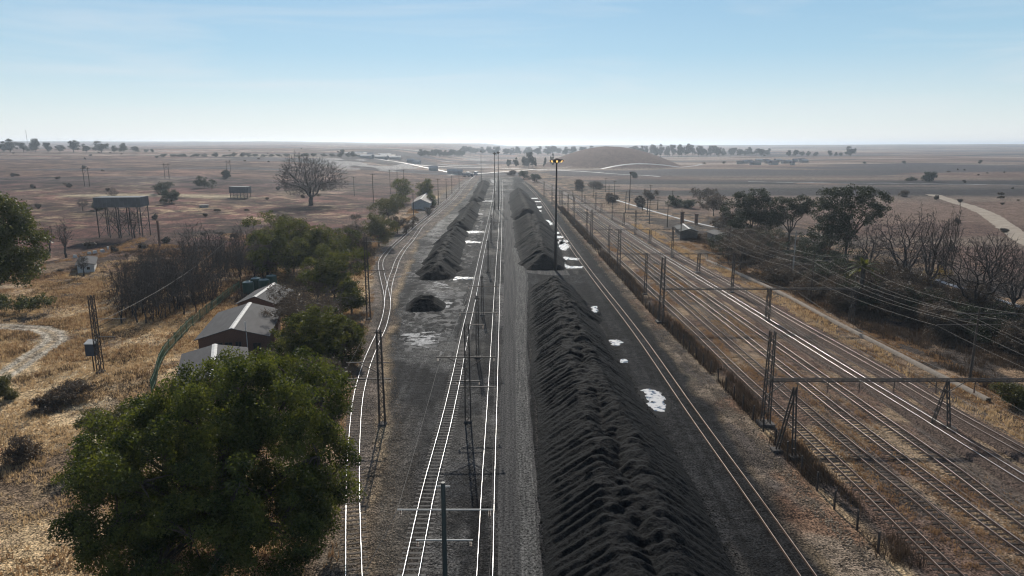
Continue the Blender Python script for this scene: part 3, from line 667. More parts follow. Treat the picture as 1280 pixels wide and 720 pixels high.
# ------------------------------------------------------------------ railway tracks
_sl = MB(); _sl.box(-1.0, 1.0, -.12, .12, -.08, .08)
def sleeper_mesh(m):
    me = bpy.data.meshes.new('sleeper'); b = MB(); b.hexa([(-1.03, -.13, -.1), (1.03, -.13, -.1), (1.03, .13, -.1), (-1.03, .13, -.1), (-1.03, -.11, .07), (1.03, -.11, .07), (1.03, .11, .07), (-1.03, .11, .07)])
    for x in (-.57, .57): b.box(x - .14, x + .14, -.085, .085, .071, .095)
    me.from_pydata(b.v, [], b.f); me.materials.append(m); return me
M['sleeperdust'] = mat('dusty_sleeper', (.13, .11, .095), (.085, .07, .06), 2, .95, bump=.01)
SLM = {'d': sleeper_mesh(M['sleeperdust']), 'c': sleeper_mesh(M['sleeper']), 'w': sleeper_mesh(M['sleeperwood'])}
GA = .565
def track(label, px, top='railtop', kind='c', z=.06, sink=.0, sl=True, back=14., spacing=.68, rng_seed=1, group='railway tracks'):
    P = poly_w(px); P = np.vstack([P[0] + (P[0] - P[1]) / np.linalg.norm(P[0] - P[1]) * back, P]) if back else P
    P = catmull(P, 1.0); P = resample(P, 1.0)
    zb = Z(P[:, 0], P[:, 1]) + z
    t, nr = frames(P)
    root = thing('railway_track', label, 'railway track', (P[0][0], P[0][1], 0), group)
    o0 = np.array([P[0][0], P[0][1], 0])
    for s in (-1, 1):
        prof = [(-.06, 0), (-.03, .03), (-.031, .13), (-.031, .155), (.031, .155), (.031, .13), (.03, .03), (.06, 0)]
        V = np.stack([np.stack([P[:, 0] + nr[:, 0] * (s * GA + a) - o0[0], P[:, 1] + nr[:, 1] * (s * GA + a) - o0[1], zb + h + .1 - sink * .6], 1) for a, h in prof], 1)
        n, k = V.shape[:2]; i = (np.arange(n - 1)[:, None] * k + np.arange(k - 1)[None])
        Fq = np.stack([i, i + 1, i + k + 1, i + k], -1); mi = np.broadcast_to(np.array([0, 0, 0, 1, 0, 0, 0])[None], i.shape).ravel()
        add('rail', mesh_np('rail', V.reshape(-1, 3), Fq.reshape(-1, 4), [M['rust'], M[top]], mi), root)
    if sl:
        S = resample(np.column_stack([P, zb]), spacing); tt, _ = frames(S)
        rng = np.random.default_rng(rng_seed)
        ang = np.arctan2(tt[:, 1], tt[:, 0]) - math.pi / 2 + rng.normal(0, .012, len(S))
        px_ = FPX * S[:, 0] / np.maximum(S[:, 1] * cp + 30 * sp, 1); vy = S[:, 1]
        vis = np.where((np.abs(px_) < 655) & (S[:, 1] > 41))[0]
        first = vis[np.argsort(vy[vis])][:100]; rest = vis[np.argsort(vy[vis])][100:]
        rest = rest[vy[rest] < 330]
        me = SLM[kind]
        for j in first:
            o = add('sleeper', me, root, (S[j, 0] - o0[0], S[j, 1] - o0[1], S[j, 3] + .005 - sink)); o.rotation_euler = (0, 0, ang[j])
        if len(rest):
            b = np.array([v.co[:] for v in me.vertices]); fcs = np.array([p.vertices[:] for p in me.polygons])
            Vs, Fs = [], []
            for q, j in enumerate(rest):
                c_, s_ = math.cos(ang[j]), math.sin(ang[j])
                Vs.append(np.stack([b[:, 0] * c_ - b[:, 1] * s_ + S[j, 0] - o0[0], b[:, 0] * s_ + b[:, 1] * c_ + S[j, 1] - o0[1], b[:, 2] + S[j, 3] + .005 - sink], 1)); Fs.append(fcs + q * len(b))
            o = add('sleepers', mesh_np('sleepers', np.concatenate(Vs), np.concatenate(Fs), [me.materials[0]]), root); o['kind'] = 'stuff'
    return P
T1 = [(442.5, 722), (441.3, 640), (441.5, 590), (443.7, 540), (445.7, 515), (448.7, 494), (453.7, 473), (460, 452.5), (468.5, 432), (478, 411), (482.5, 395), (484.5, 380), (483.2, 368), (479.6, 353), (476.8, 340), (475.6, 332), (476.9, 326), (482, 318), (490, 309), (500, 300), (517.5, 284), (539, 267), (559, 250), (575, 234), (588, 224), (592, 220)]
T1B = [(484.6, 376), (485.6, 366), (488, 353), (492.3, 340), (496.7, 327), (505, 313), (515, 301), (527, 284), (547, 267), (567, 250), (580, 234), (590, 224), (594, 220)]
T2 = [(513.5, 722), (533.5, 625), (557.6, 530), (570, 475), (580.5, 422), (591, 375), (600, 330), (606.5, 300), (612, 275), (616, 252), (618, 238), (620, 224)]
T3 = [(606, 722), (609.8, 620), (614.5, 520), (619, 420), (623, 330), (624.7, 300), (626, 265), (627, 240), (627, 225)]
T4 = [(1010, 722), (960, 650), (867.5, 520), (807, 432), (739, 343), (720, 317), (696, 281), (679, 255), (667, 240), (654, 228)]
TA = [(1194, 722), (1088, 619), (1056, 589), (986, 525), (936, 479), (874, 419), (797, 348), (757, 311), (735, 290), (712, 269), (694, 253), (676, 239), (655, 226)]
TB = [(1262, 722), (1135, 616), (1098, 587), (1017, 520), (900, 419), (821, 350), (776, 311), (751, 290), (726, 269), (705, 253), (684, 239), (660, 226)]
TC = [(1330, 724), (1270, 682), (1170, 607), (1056, 521), (998, 475), (958, 444), (927, 419), (876, 379), (828, 344), (797, 320), (758, 290), (731, 270), (709, 253), (689, 239), (663, 226)]
TD = [(1375, 722), (1280, 655), (1196, 591), (1096, 520), (1031, 474), (960, 424), (877, 366), (806, 317), (775, 296), (745, 275), (715, 254), (693, 239), (666, 226)]
TE = [(1390, 672), (1270, 598), (1151, 523), (1075, 476), (954, 400), (900, 366), (813, 312), (757, 275), (732, 259), (705, 242), (672, 226)]
TF = [(1390, 632), (1270, 564), (1208, 529), (1128, 481), (1000, 408), (940, 373), (832, 312), (800, 292), (757, 267), (734, 253), (707, 238), (676, 225)]
track('curving railway track with bright rails beside the big green tree', T1, z=.05, kind='d', sink=.095, rng_seed=1)
track('short inner railway track leaving the curved one at the switch', T1B, z=.051, kind='d', sink=.13, back=0, rng_seed=2)
P2 = track('railway track with showing pale sleepers left of the lone green pole', T2, z=.04, sink=.11, rng_seed=3)
P3 = track('railway track along the left edge of the pale haul road', T3, z=-.03, sl=False, rng_seed=4)
track('railway track sunk in black dust on the right of the ribbed heap', T4, top='raildull', z=-.05, sl=False, rng_seed=5)
PA = track('rusty railway track closest to the wire fence', TA, top='raildull', kind='w', z=.0, sink=.04, rng_seed=6)
PB = track('rusty railway track second from the wire fence', TB, top='raildull', kind='w', z=.0, sink=.04, rng_seed=7)
PC = track('bright railway track third from the wire fence', TC, top='railmid', kind='w', z=.0, sink=.04, rng_seed=8)
PD = track('railway track on dark sleepers fourth from the wire fence', TD, top='railmid', kind='w', z=.0, sink=.04, rng_seed=9)
M['ballast'] = mat('brown_ballast_stone', (.118, .085, .068), (.062, .046, .038), 2.2, .95, bump=.10, bscale=7, spec=.08, pos='World', c3=(.155, .130, .110), detail=8, speck=3.2, sscale=6)
for pts in (TE, TF):
    P = resample(catmull(poly_w(pts), 2), 2); P = np.vstack([P[0] + (P[0] - P[1]) * 8, P])
    ribbon('ballast', P, 1.75, 1.75, .30, M['ballast'], 10, .25, 50, fall=.34)
PE = track('bright main line on grey ballast between the dry grass strips', TE, top='railtop', z=.27, sink=.09, kind='d', back=20, rng_seed=10)
PF = track('outermost bright main line on grey ballast next to the overgrown bank', TF, top='railmid', z=.27, sink=.09, kind='d', back=20, rng_seed=11)

# ------------------------------------------------------------------ masts, portals and their wires
def lattice(mb, h, w0, w1, leg=.09, br=.05, step=.8, wy0=None, wy1=None):
    wy0 = wy0 or w0; wy1 = wy1 or w1
    n = max(3, int(h / step)); C4 = ((-1, -1), (1, -1), (1, 1), (-1, 1))
    def pt(c, k):
        t = k / n; return (c[0] * (w0 * (1 - t) + w1 * t) / 2, c[1] * (wy0 * (1 - t) + wy1 * t) / 2, h * t)
    for c in C4: mb.bar(pt(c, 0), pt(c, n), leg)
    for k in range(n):
        for a, b in ((0, 1), (1, 2), (2, 3), (3, 0)):
            if k % 2: a, b = b, a
            mb.bar(pt(C4[a], k), pt(C4[b], k + 1), br)
            if a in (0, 1) and k % 2 == 0: mb.bar(pt(C4[a], k), pt(C4[b], k), br)
def insulator(mb, p, l=.5, r=.09):
    for i in range(4): mb.tube([(p[0], p[1], p[2] - l * i / 4), (p[0], p[1], p[2] - l * i / 4 - .06)], r, 8)
    mb.tube([p, (p[0], p[1], p[2] - l)], .03, 6)
def yard_mast(label, base, h, arms, w0=.62, w1=.42, group='lattice catenary masts in the yard', style='lattice', colr='steel'):
    """arms: list of (height, x_from, x_to, braced)"""
    r = thing('catenary_mast', label, 'mast', base, group)
    m = MB()
    if style == 'lattice': lattice(m, h, w0, w1)
    else: m.tube([(0, 0, 0), (0, 0, h)], [.17, .13], 10)
    m.build('column', M[colr], r)
    f = MB(); f.hexa([(-.5, -.5, -.2), (.5, -.5, -.2), (.5, .5, -.2), (-.5, .5, -.2), (-.42, -.42, .22), (.42, -.42, .22), (.42, .42, .22), (-.42, .42, .22)]); f.build('footing', M['footing'], r)
    for z, x0, x1, brc in arms:
        a = MB(); aw_ = .10 if style == 'lattice' else .07; a.bar((x0, 0, z), (x1, 0, z), aw_, aw_); arm = a.build('crossarm', M[colr if style == 'lattice' else 'arm'], r)
        if brc:
            b = MB()
            for x in (x0, x1):
                if abs(x) > 1: b.bar((0, 0, z - 1.3), (x * .62, 0, z - .02), .07)
            b.build('brace', M[colr], r)
        for x in (x0, x1):
            if abs(x) > 1: q = MB(); insulator(q, (x * .93, 0, z - .06), .4, .07); q.build('insulator', M['porcelain'], arm)
    return r
def ms(px, row, top): b = G(px, row); return b, zrow(top, b[1]) - b[2]
b, h = ms(478, 531, 412)
YM1 = (b, h)
yard_mast('lattice mast with single arm over the curved track', b, h, [(h * .66, -3.6, 1.0, True), (h * .49, -3.4, 1.1, False), (h * .97, -.5, .5, False)])
b, h = ms(585, 527, 404)
yard_mast('lattice mast with wide double arm left of the haul road', b, h, [(h * .66, -3.4, 3.1, True), (h * .42, -1.2, 1.4, False), (h * .36, -.9, 3.2, False), (h * .985, .2, 1.9, False)])
b = np.array([-4.15, 37.8, 0.]); zt = zrow(603, 37.8)
yard_mast('slim green pole with pale crossarms nearest the camera', b, zt, [(zrow(637, 37.8), -2.8, 3.0, False), (zrow(675, 37.8), -1.75, 1.75, False), (zrow(608, 37.8), -.42, .42, False)], style='tube', colr='steel_green', group='poles in the yard')
for (px, row, top, lb) in [(597, 447, 369, 'thin mast just beyond the double-armed lattice mast'), (603, 394, 344, 'thin mast standing third beyond the slim green pole'), (610, 340, 300, 'thin mast level with the front of the second coal heap'),
                           (614, 303, 268, 'thin mast between the two inner tracks, level with the floodlit heap'), (617, 281, 252, 'thin mast far along the inner tracks near the end heap')]:
    b, h = ms(px, row, top)
    yard_mast(lb, b, h, [(h * .72, -2.6, 3.0, False), (h * .95, -.4, .4, False)], w0=.42, w1=.3)
b, h = ms(461, 399, 296)
yard_mast('tall dark mast among the bushes left of the curved track', b, h, [(h * .94, -.6, 2.9, False), (h * .6, -.5, 3.2, True)], w0=.6)
b, h = ms(126, 466, 369)
lm = yard_mast('lone lattice mast in dry grass with a blue-white box', b, h, [(h * .70, -.3, 4.2, True), (h * .47, -.3, 2.6, False)], w0=.6, w1=.5)
# small electrical box fixed beside that mast
bb = thing('equipment_cabinet', 'small blue-white cabinet hung behind the lone lattice mast', 'cabinet', (b[0] - .95, b[1] + .5, b[2]))
q = MB(); q.box(-.75, .45, -.5, .5, 2.3, 3.9); q.build('body', mat('blue_cabinet_paint', (.035, .05, .075), (.03, .04, .06), 1, .5), bb)
q = MB(); q.hexa([(-.8, -.55, 3.9), (.5, -.55, 3.9), (.5, .55, 3.9), (-.8, .55, 3.9), (-.8, -.55, 4.0), (.5, -.55, 4.0), (.5, .55, 4.35), (-.8, .55, 4.35)]); q.build('lid', M['white'], bb)
q = MB(); q.bar((-.2, 0, -.1), (-.2, 0, 2.3), .12); q.build('leg', M['steel'], bb)

# mast row along the left track and far verge
k = 0
for (px, row, top, lb) in [(517, 270, 241, 'bare pole beside the left tracks near the small gabled house'), (548, 256, 223, 'bare pole further along the left tracks'), (558, 248, 223, 'bare pole left of the far end of the curved tracks'), (565, 243, 219, 'bare pole near the far switch'),
                           (574, 236, 214, 'farthest bare pole along the left tracks'), (467, 257, 217, 'tall bare pole right of the great leafless tree'), (443, 245, 221, 'short bare pole just right of the great leafless tree'), (488, 243, 212, 'bare pole behind the olive bushes'), (497, 238, 214, 'bare pole left of the dark round trees'), (505, 240, 212, 'bare pole behind the dark round trees')]:
    b, h = ms(px, row, top)
    r = thing('utility_pole', lb, 'pole', b, 'bare poles along the left verge')
    m = MB(); m.tube([(0, 0, -.2), (0, 0, h)], [.2, .13], 8); m.build('post', M['wood'], r)
    m = MB(); m.bar((-1.2, 0, h - .5), (1.2, 0, h - .5), .14); m.build('crossarm', M['wood'], r)
    k += 1

for (px, row, top, lb) in [(809, 268, 241, 'dark pole in the tan grass right of the far tracks'), (834, 284, 256, 'dark pole in the tan grass left of the brick pillars'), (803, 263, 247, 'short dark pole among the far bushes'), (786, 262, 238, 'dark pole by the far main lines'),
                           (813, 246, 231, 'thin far pole behind the tan grass'), (840, 252, 238, 'thin far pole above the dark bushes'), (768, 248, 226, 'thin far pole left of the far floodlight mast'), (757, 240, 222, 'thin pole farthest along the main lines'), (822, 262, 246, 'thin pole between the tan grass and the dark bushes'), (990, 352, 289, 'pale tall pole in front of the gum trees')]:
    b, h = ms(px, row, top)
    r = thing('utility_pole', lb, 'pole', b, 'bare poles right of the tracks')
    m = MB(); m.tube([(0, 0, -.2), (0, 0, h)], [.2, .13], 8); m.build('post', M['wood'] if px < 900 else M['concrete'], r)
    m = MB(); m.bar((-1.1, 0, h - .4), (1.1, 0, h - .4), .13); m.build('crossarm', M['wood'], r)
def wire(label, pts, sag=.5, rad=.02, group='overhead wires', nseg=10, m='wire'):
    mb = MB(); line = []
    for a, b in zip(pts[:-1], pts[1:]):
        a = np.array(a, float); b = np.array(b, float)
        for i in range(nseg):
            t = i / nseg; p = a + (b - a) * t; p[2] -= 4 * sag * t * (1 - t); line.append(p)
    line.append(np.array(pts[-1], float))
    o0 = line[0].copy(); o0[2] = 0
    mb.tube([p - o0 for p in line], rad, 4)
    o = mb.build('overhead_wire', M[m]); o.location = o0
    return tag(o, label, 'wire', group)

# portals across the right-hand tracks
def portal(label, left, ltop, beam_row, right_px, far_right_x, aframe=False, extra=None):
    bl = G(*left); Yp = bl[1]
    hl = zrow(ltop, Yp); zb = zrow(beam_row, Yp)
    r = thing('catenary_portal', label, 'catenary portal', bl, 'catenary portals over the right tracks')
    m = MB(); lattice(m, hl, .75, .5, .10, .055); m.build('column', M['steel'], r)
    f = MB(); f.box(-.8, .8, -.8, .8, -.2, .3); f.build('footing', M['footing'], r)
    xr = (right_px - 640) / pxm(Yp, zb) - bl[0]; xe = (far_right_x - 640) / pxm(Yp, zb) - bl[0]
    m = MB()
    for dy in (-.16, .16): m.bar((0, dy, zb + .13), (xe, dy, zb + .13), .07); m.bar((0, dy, zb - .13), (xe, dy, zb - .13), .07)
    n = int(xe / .8)
    for i in range(n):
        x = xe * i / n; x2 = xe * (i + 1) / n
        for dy in (-.16, .16): m.bar((x, dy, zb - .13), (x2, dy, zb + .13) if i % 2 else (x, dy, zb + .13), .04)
        m.bar((x, -.16, zb + .13), (x2, .16, zb + .13), .04)
    m.build('beam', M['steel'], r)
    m = MB(); m.bar((0, 0, zb - 1.7), (1.9, 0, zb - .15), .09); m.build('brace', M['steel'], r)
    m = MB()
    if aframe:
        for dx, dy in ((-1.0, -.1), (.15, -1.3)):
            q = MB(); 
            for o in (-.17, .17): q.bar((xr + dx + o, dy, -.1), (xr + .2 + o * .7, 0, zb - .1), .10)
            for i in range(7):
                t = i / 7; t2 = (i + 1) / 7
                A = Vector((xr + dx, dy, 0)); Bv = Vector((xr + .2, 0, zb - .1)); p = A.lerp(Bv, t); p2 = A.lerp(Bv, t2)
                q.bar(p + Vector((-.17, 0, 0)), p2 + Vector((.15, 0, 0)), .05); q.bar(p + Vector((.17, 0, 0)), p2 + Vector((-.15, 0, 0)), .05)
            q.build('leg', M['steel'], r)
            q = MB(); q.box(xr + dx - .6, xr + dx + .6, dy - .5, dy + .5, -.3, .28); q.build('footing', M['footing'], r)
        q = MB(); q.bar((xr + .2, 0, zb - 1.5), (xr - 1.9, 0, zb - .2), .07); q.bar((xr + .2, 0, zb - 1.5), (xr + 2.1, 0, zb - .2), .07); q.build('brace', M['steel'], r)
    else:
        q = MB(); lattice(q, zb, .65, .5, .10, .055)
        o = q.build('column', M['steel'], r); o.location = (xr, 0, 0)
        q = MB(); q.box(xr - .7, xr + .7, -.7, .7, -.2, .3); q.build('footing', M['footing'], r)
    if extra:
        xx = (extra - 640) / pxm(Yp, zb) - bl[0]
        q = MB(); lattice(q, zb, .65, .5, .10, .055); o = q.build('column', M['steel'], r); o.location = (xx, 0, 0)
    # hangers with insulators over each line
    sup = []
    for P in (PA, PB, PC, PD, PE, PF):
        o = np.argsort(P[:, 1]); tx = np.interp(Yp, P[o, 1], P[o, 0]) - bl[0]
        if .5 < tx < xe:
            q = MB(); q.bar((tx, 0, zb - .2), (tx, 0, zb - 1.0), .07); hg = q.build('hanger', M['steel'], r)
            q = MB(); insulator(q, (tx, 0, zb - 1.0), .5, .1); q.build('insulator', M['porcelain'], hg)
        sup.append((tx + bl[0], Yp, zb - 1.45))
    return sup, bl, zb, xe
sups = []
for a in [('nearest lattice portal, spanning past the splayed legs on the right', (956.5, 531), 414, 475, 1183, 1420, True),
          ('second lattice portal from the camera, with three columns', (826, 403), 321, 361, 962, 1072, False, 1068),
          ('third lattice portal from the camera over the right tracks', (773, 341), 286, 317, 874, 950),
          ('fourth lattice portal from the camera over the right tracks', (739, 304), 262, 287, 813, 850),
          ('fifth lattice portal from the camera over the right tracks', (717, 282), 246, 266, 780, 806),
          ('sixth lattice portal, small with distance, over the right tracks', (702, 266), 238, 254, 752, 772),
          ('seventh lattice portal, tiny with distance, over the right tracks', (690, 254), 231, 244, 731, 748),
          ('farthest lattice portal, over the tracks before the pale road', (680, 246), 227, 238, 716, 730)]:
    sups.append(portal(*a))
# splayed pair of legs near the fence
b = G(985, 570); h = zrow(484, b[1])
r = thing('anchor_mast', 'pair of splayed dark legs by the fence under the nearest portal', 'mast', b)
for dx, dy in ((-.75, 1.0), (.35, -.5)):
    q = MB()
    for o in (-.14, .14): q.bar((dx + o, dy, -.1), (.1 + o, 0, h), .12)
    for i in range(8):
        A = Vector((dx, dy, 0)); Bv = Vector((.1, 0, h)); p = A.lerp(Bv, i / 8); q.bar(p + Vector((-.14, 0, 0)), p + Vector((.14, 0, .1)), .09)
    q.build('leg', M['steel'], r)
    q = MB(); q.box(dx - .5, dx + .5, dy - .45, dy + .45, -.2, .3); q.build('footing', M['footing'], r)
wn = ['track closest to the wire fence', 'second track from the wire fence', 'third track from the wire fence', 'fourth track from the wire fence', 'inner bright main line', 'outermost bright main line']
for ti in range(6):
    pts = []
    d = np.array(sups[0][0][ti]) - np.array(sups[1][0][ti])
    pts.append(tuple(np.array(sups[0][0][ti]) + d * np.array([1, .95, 0])))
    pts += [s[0][ti] for s in sups]
    wire('thin contact wire above the ' + wn[ti], pts, .12, .012)
    wire('sagging carrier wire above the ' + wn[ti], [(p[0], p[1], p[2] + 1.1) for p in pts], .9, .012, group='carrier wires')
for Yq, lb in [(138, 'slim mast between the two main lines, just beyond the second portal'), (183, 'slim mast between the two main lines, just beyond the third portal'), (230, 'slim mast between the two main lines, just beyond the fourth portal'), (275, 'slim mast between the two main lines, just beyond the fifth portal'), (318, 'slim mast between the two main lines, just beyond the sixth portal'), (365, 'slim mast between the two main lines, just beyond the seventh portal')]:
    o = np.argsort(PE[:, 1]); x = np.interp(Yq, PE[o, 1], PE[o, 0]) + 2.6
    yard_mast(lb, np.array([x, Yq, 0.]), 8.2, [(6.3, -2.6, 2.8, True)], w0=.45, w1=.32, group='slim masts between the main lines')
for Yq, lb in [(136, 'slim mast on the fence side of the tracks, just beyond the second portal'), (184, 'slim mast on the fence side of the tracks, just beyond the third portal'), (232, 'slim mast on the fence side of the tracks, just beyond the fourth portal'), (300, 'slim mast on the fence side of the tracks, just beyond the sixth portal'), (345, 'slim mast on the fence side of the tracks, near the seventh portal')]:
    x = bx(B_fence, Yq) + 2.2
    yard_mast(lb, np.array([x, Yq, 0.]), 8.6, [(6.5, -.4, 3.0, True)], w0=.45, w1=.32, group='slim masts on the fence side')
# bundle of feeder wires along the overgrown bank beyond the tracks
bank = []
for i, off in enumerate([4.5, 6.0, 8.0, 10.5, 12.5, 15.0]):
    pts = []
    for j, Yq in enumerate([40, 84, 128, 172, 216, 260, 305, 350, 400]):
        o = np.argsort(PF[:, 1]); x = np.interp(Yq, PF[o, 1], PF[o, 0])
        pts.append((x + off + .3 * j * (i - 2) * .2, Yq, 7.4 + (i % 3) * .75))
    wire(['lowest', 'second', 'third', 'fourth', 'fifth', 'outermost'][i] + ' feeder wire of the bundle along the overgrown bank', pts, .9 + .15 * i, .011, group='feeder wires along the bank')
    bank.append(pts)
for j, Yq in enumerate([84, 128, 172, 216, 260, 305, 350, 400]):
    o = np.argsort(PF[:, 1]); x = np.interp(Yq, PF[o, 1], PF[o, 0]) + 9.5
    r = thing('feeder_pole', ['feeder pole of the bank nearest the camera', 'feeder pole beside the date palm', 'feeder pole in front of the gum trees', 'feeder pole before the dark shed', 'feeder pole behind the dark shed', 'feeder pole sixth from the camera', 'feeder pole seventh from the camera', 'feeder pole farthest from the camera'][j], 'pole', (x, Yq, float(Z(x, Yq))), 'feeder poles on the overgrown bank')
    m = MB(); m.tube([(0, 0, -.2), (0, 0, 9.6)], [.17, .11], 8); m.build('post', M['wood'], r)
    for zz in (7.5, 8.25, 9.0):
        m = MB(); m.bar((-5.2 if zz < 8 else -3, 0, zz), (5.6 if zz > 8.5 else 3, 0, zz), .09); m.build('crossarm', M['steel'], r)
# wires of the yard and the left track
wire('contact wire over the track left of the slim green pole', [(-9.5, 30, 5.2), (-7.0, 37.8, zrow(640, 37.8)), (-8.3, 72.5, 5.5), (-7.7, 95, 5.6), (-7.2, 119, 5.6), (-6.6, 160, 5.6), (-6, 230, 5.6), (-5, 340, 5.6)], .1, .016, nseg=6)
wire('contact wire over the track beside the haul road', [(-1.4, 30, 5.2), (-1.3, 37.8, 5.4), (-1.9, 72.5, 5.5), (-2.2, 95, 5.6), (-2.6, 119, 5.6), (-3, 160, 5.6), (-3.6, 230, 5.6), (-4, 340, 5.6)], .1, .010, nseg=6)
b0, h0 = YM1
wire('contact wire over the curving left track', [(b0[0] - 3.6, 34, 5.4), (b0[0] - 3.3, b0[1], h0 * .64), (-21.6, 118, 5.6), (-34, 170, 5.8)], .1, .011, nseg=6)
b1 = G(126, 466)
wire('pale wire rising from the lone lattice mast over the bare saplings', [(b1[0] + .3, b1[1], 7.2), tuple(np.array(G(290, 335)) + [0, 0, 7.5])], 1.4, .018, nseg=14)

# ------------------------------------------------------------------ tall floodlight masts
def floodmast(label, base, h, lit, name='floodlight_mast'):
    r = thing(name, label, 'floodlight', base, 'tall floodlight masts'); K = .8 if lit else .4
    m = MB(); m.tube([(0, 0, -.2), (0, 0, h * .5), (0, 0, h)], [.36, .27, .17] if lit else [.24, .18, .12], 12); m.build('pole', M['steel'], r, True)
    m = MB(); m.tube([(0, 0, h - .5), (0, 0, h - .3), (0, 0, h + .35), (0, 0, h + .6)], [.3, .9 * K, .9 * K, .25], 14); m.build('hub', M['steel'], r)
    for k in range(8):
        a = 2 * math.pi * k / 8; c, s = math.cos(a), math.sin(a)
        q = MB(); q.bar((c * .8 * K, s * .8 * K, h + .1), (c * 1.5 * K, s * 1.5 * K, h + .05), .10); q.bar((c * 1.3 * K, s * 1.3 * K, h + .25), (c * 2.0 * K, s * 2.0 * K, h - .1), .55 * K, .42 * K); f = q.build('floodlight', M['steel'], r)
        if lit:
            q = MB(); p = Vector((c * (2.0 * K + .02), s * (2.0 * K + .02), h - .11)); t = Vector((-s, c, 0)) * .2; u = Vector((c * .15, s * .15, .22))
            q.quad(p - t - u, p + t - u, p + t + u, p - t + u); q.build('lens', M['lampglow'], f)
    return r
b, h = ms(694, 338, 201); floodmast('very tall floodlight mast with glowing golden lamps beside the coal heap', b, h, True)
b, h = ms(618.5, 262, 192); floodmast('left of the twin far floodlight masts between the tracks', b, h, False)
b, h = ms(623, 262, 191); floodmast('right of the twin far floodlight masts between the tracks', b, h, False)
b, h = ms(601.5, 226, 189); floodmast('distant single floodlight mast behind the end heap', b, h, False)
b, h = ms(787, 252, 216); floodmast('distant floodlight mast right of the main lines', b, h, False)

# ------------------------------------------------------------------ wire fence along the yard
yy = np.arange(46, 420, 3.15); fx = bx(B_fence, yy)
r = thing('wire_fence', 'rusty wire fence with dark posts between the black yard and the tracks', 'fence', (fx[0], yy[0], 0))
pm = MB(); pm.bar((0, 0, -.2), (0, 0, 1.75), .13); pmesh = None
for i, (x, y) in enumerate(zip(fx, yy)):
    if i < 100:
        if pmesh is None: o = pm.build('post', M['steel'], r); pmesh = o.data
        else: o = add('post', pmesh, r)
        o.location = (x - fx[0], y - yy[0], 0); o.rotation_euler = (random.uniform(-.05, .05), random.uniform(-.05, .05), 0)
m = MB()
for zz in (.35, .7, 1.05, 1.4, 1.68): m.tube([(x - fx[0], y - yy[0], zz) for x, y in zip(fx, yy)], .012, 3, False)
m.build('strand', M['tiewire'], r)
# low concrete cable trough beyond the main lines
P = resample(catmull(poly_w([(1235, 502), (1180, 474), (1120, 443), (1042, 403), (985, 372), (930, 346), (880, 325)]), 2), 2)
t_, n_ = frames(P); V = []
for a, hh in ((-.35, -.1), (-.3, .42), (.3, .42), (.35, -.1)): V.append(np.stack([P[:, 0] + n_[:, 0] * a, P[:, 1] + n_[:, 1] * a, Z(P[:, 0], P[:, 1]) + hh], 1))
V = np.stack(V, 1); n, k = V.shape[:2]; i = (np.arange(n - 1)[:, None] * k + np.arange(k - 1)[None]).ravel()
tag(add('cable_trough', mesh_np('cable_trough', V.reshape(-1, 3), np.stack([i, i + 1, i + k + 1, i + k], 1), [mat('tan_concrete', (.30, .25, .20), (.2, .165, .13), 2, .9)])), 'long low tan concrete trough beyond the outermost main line', 'cable trough')

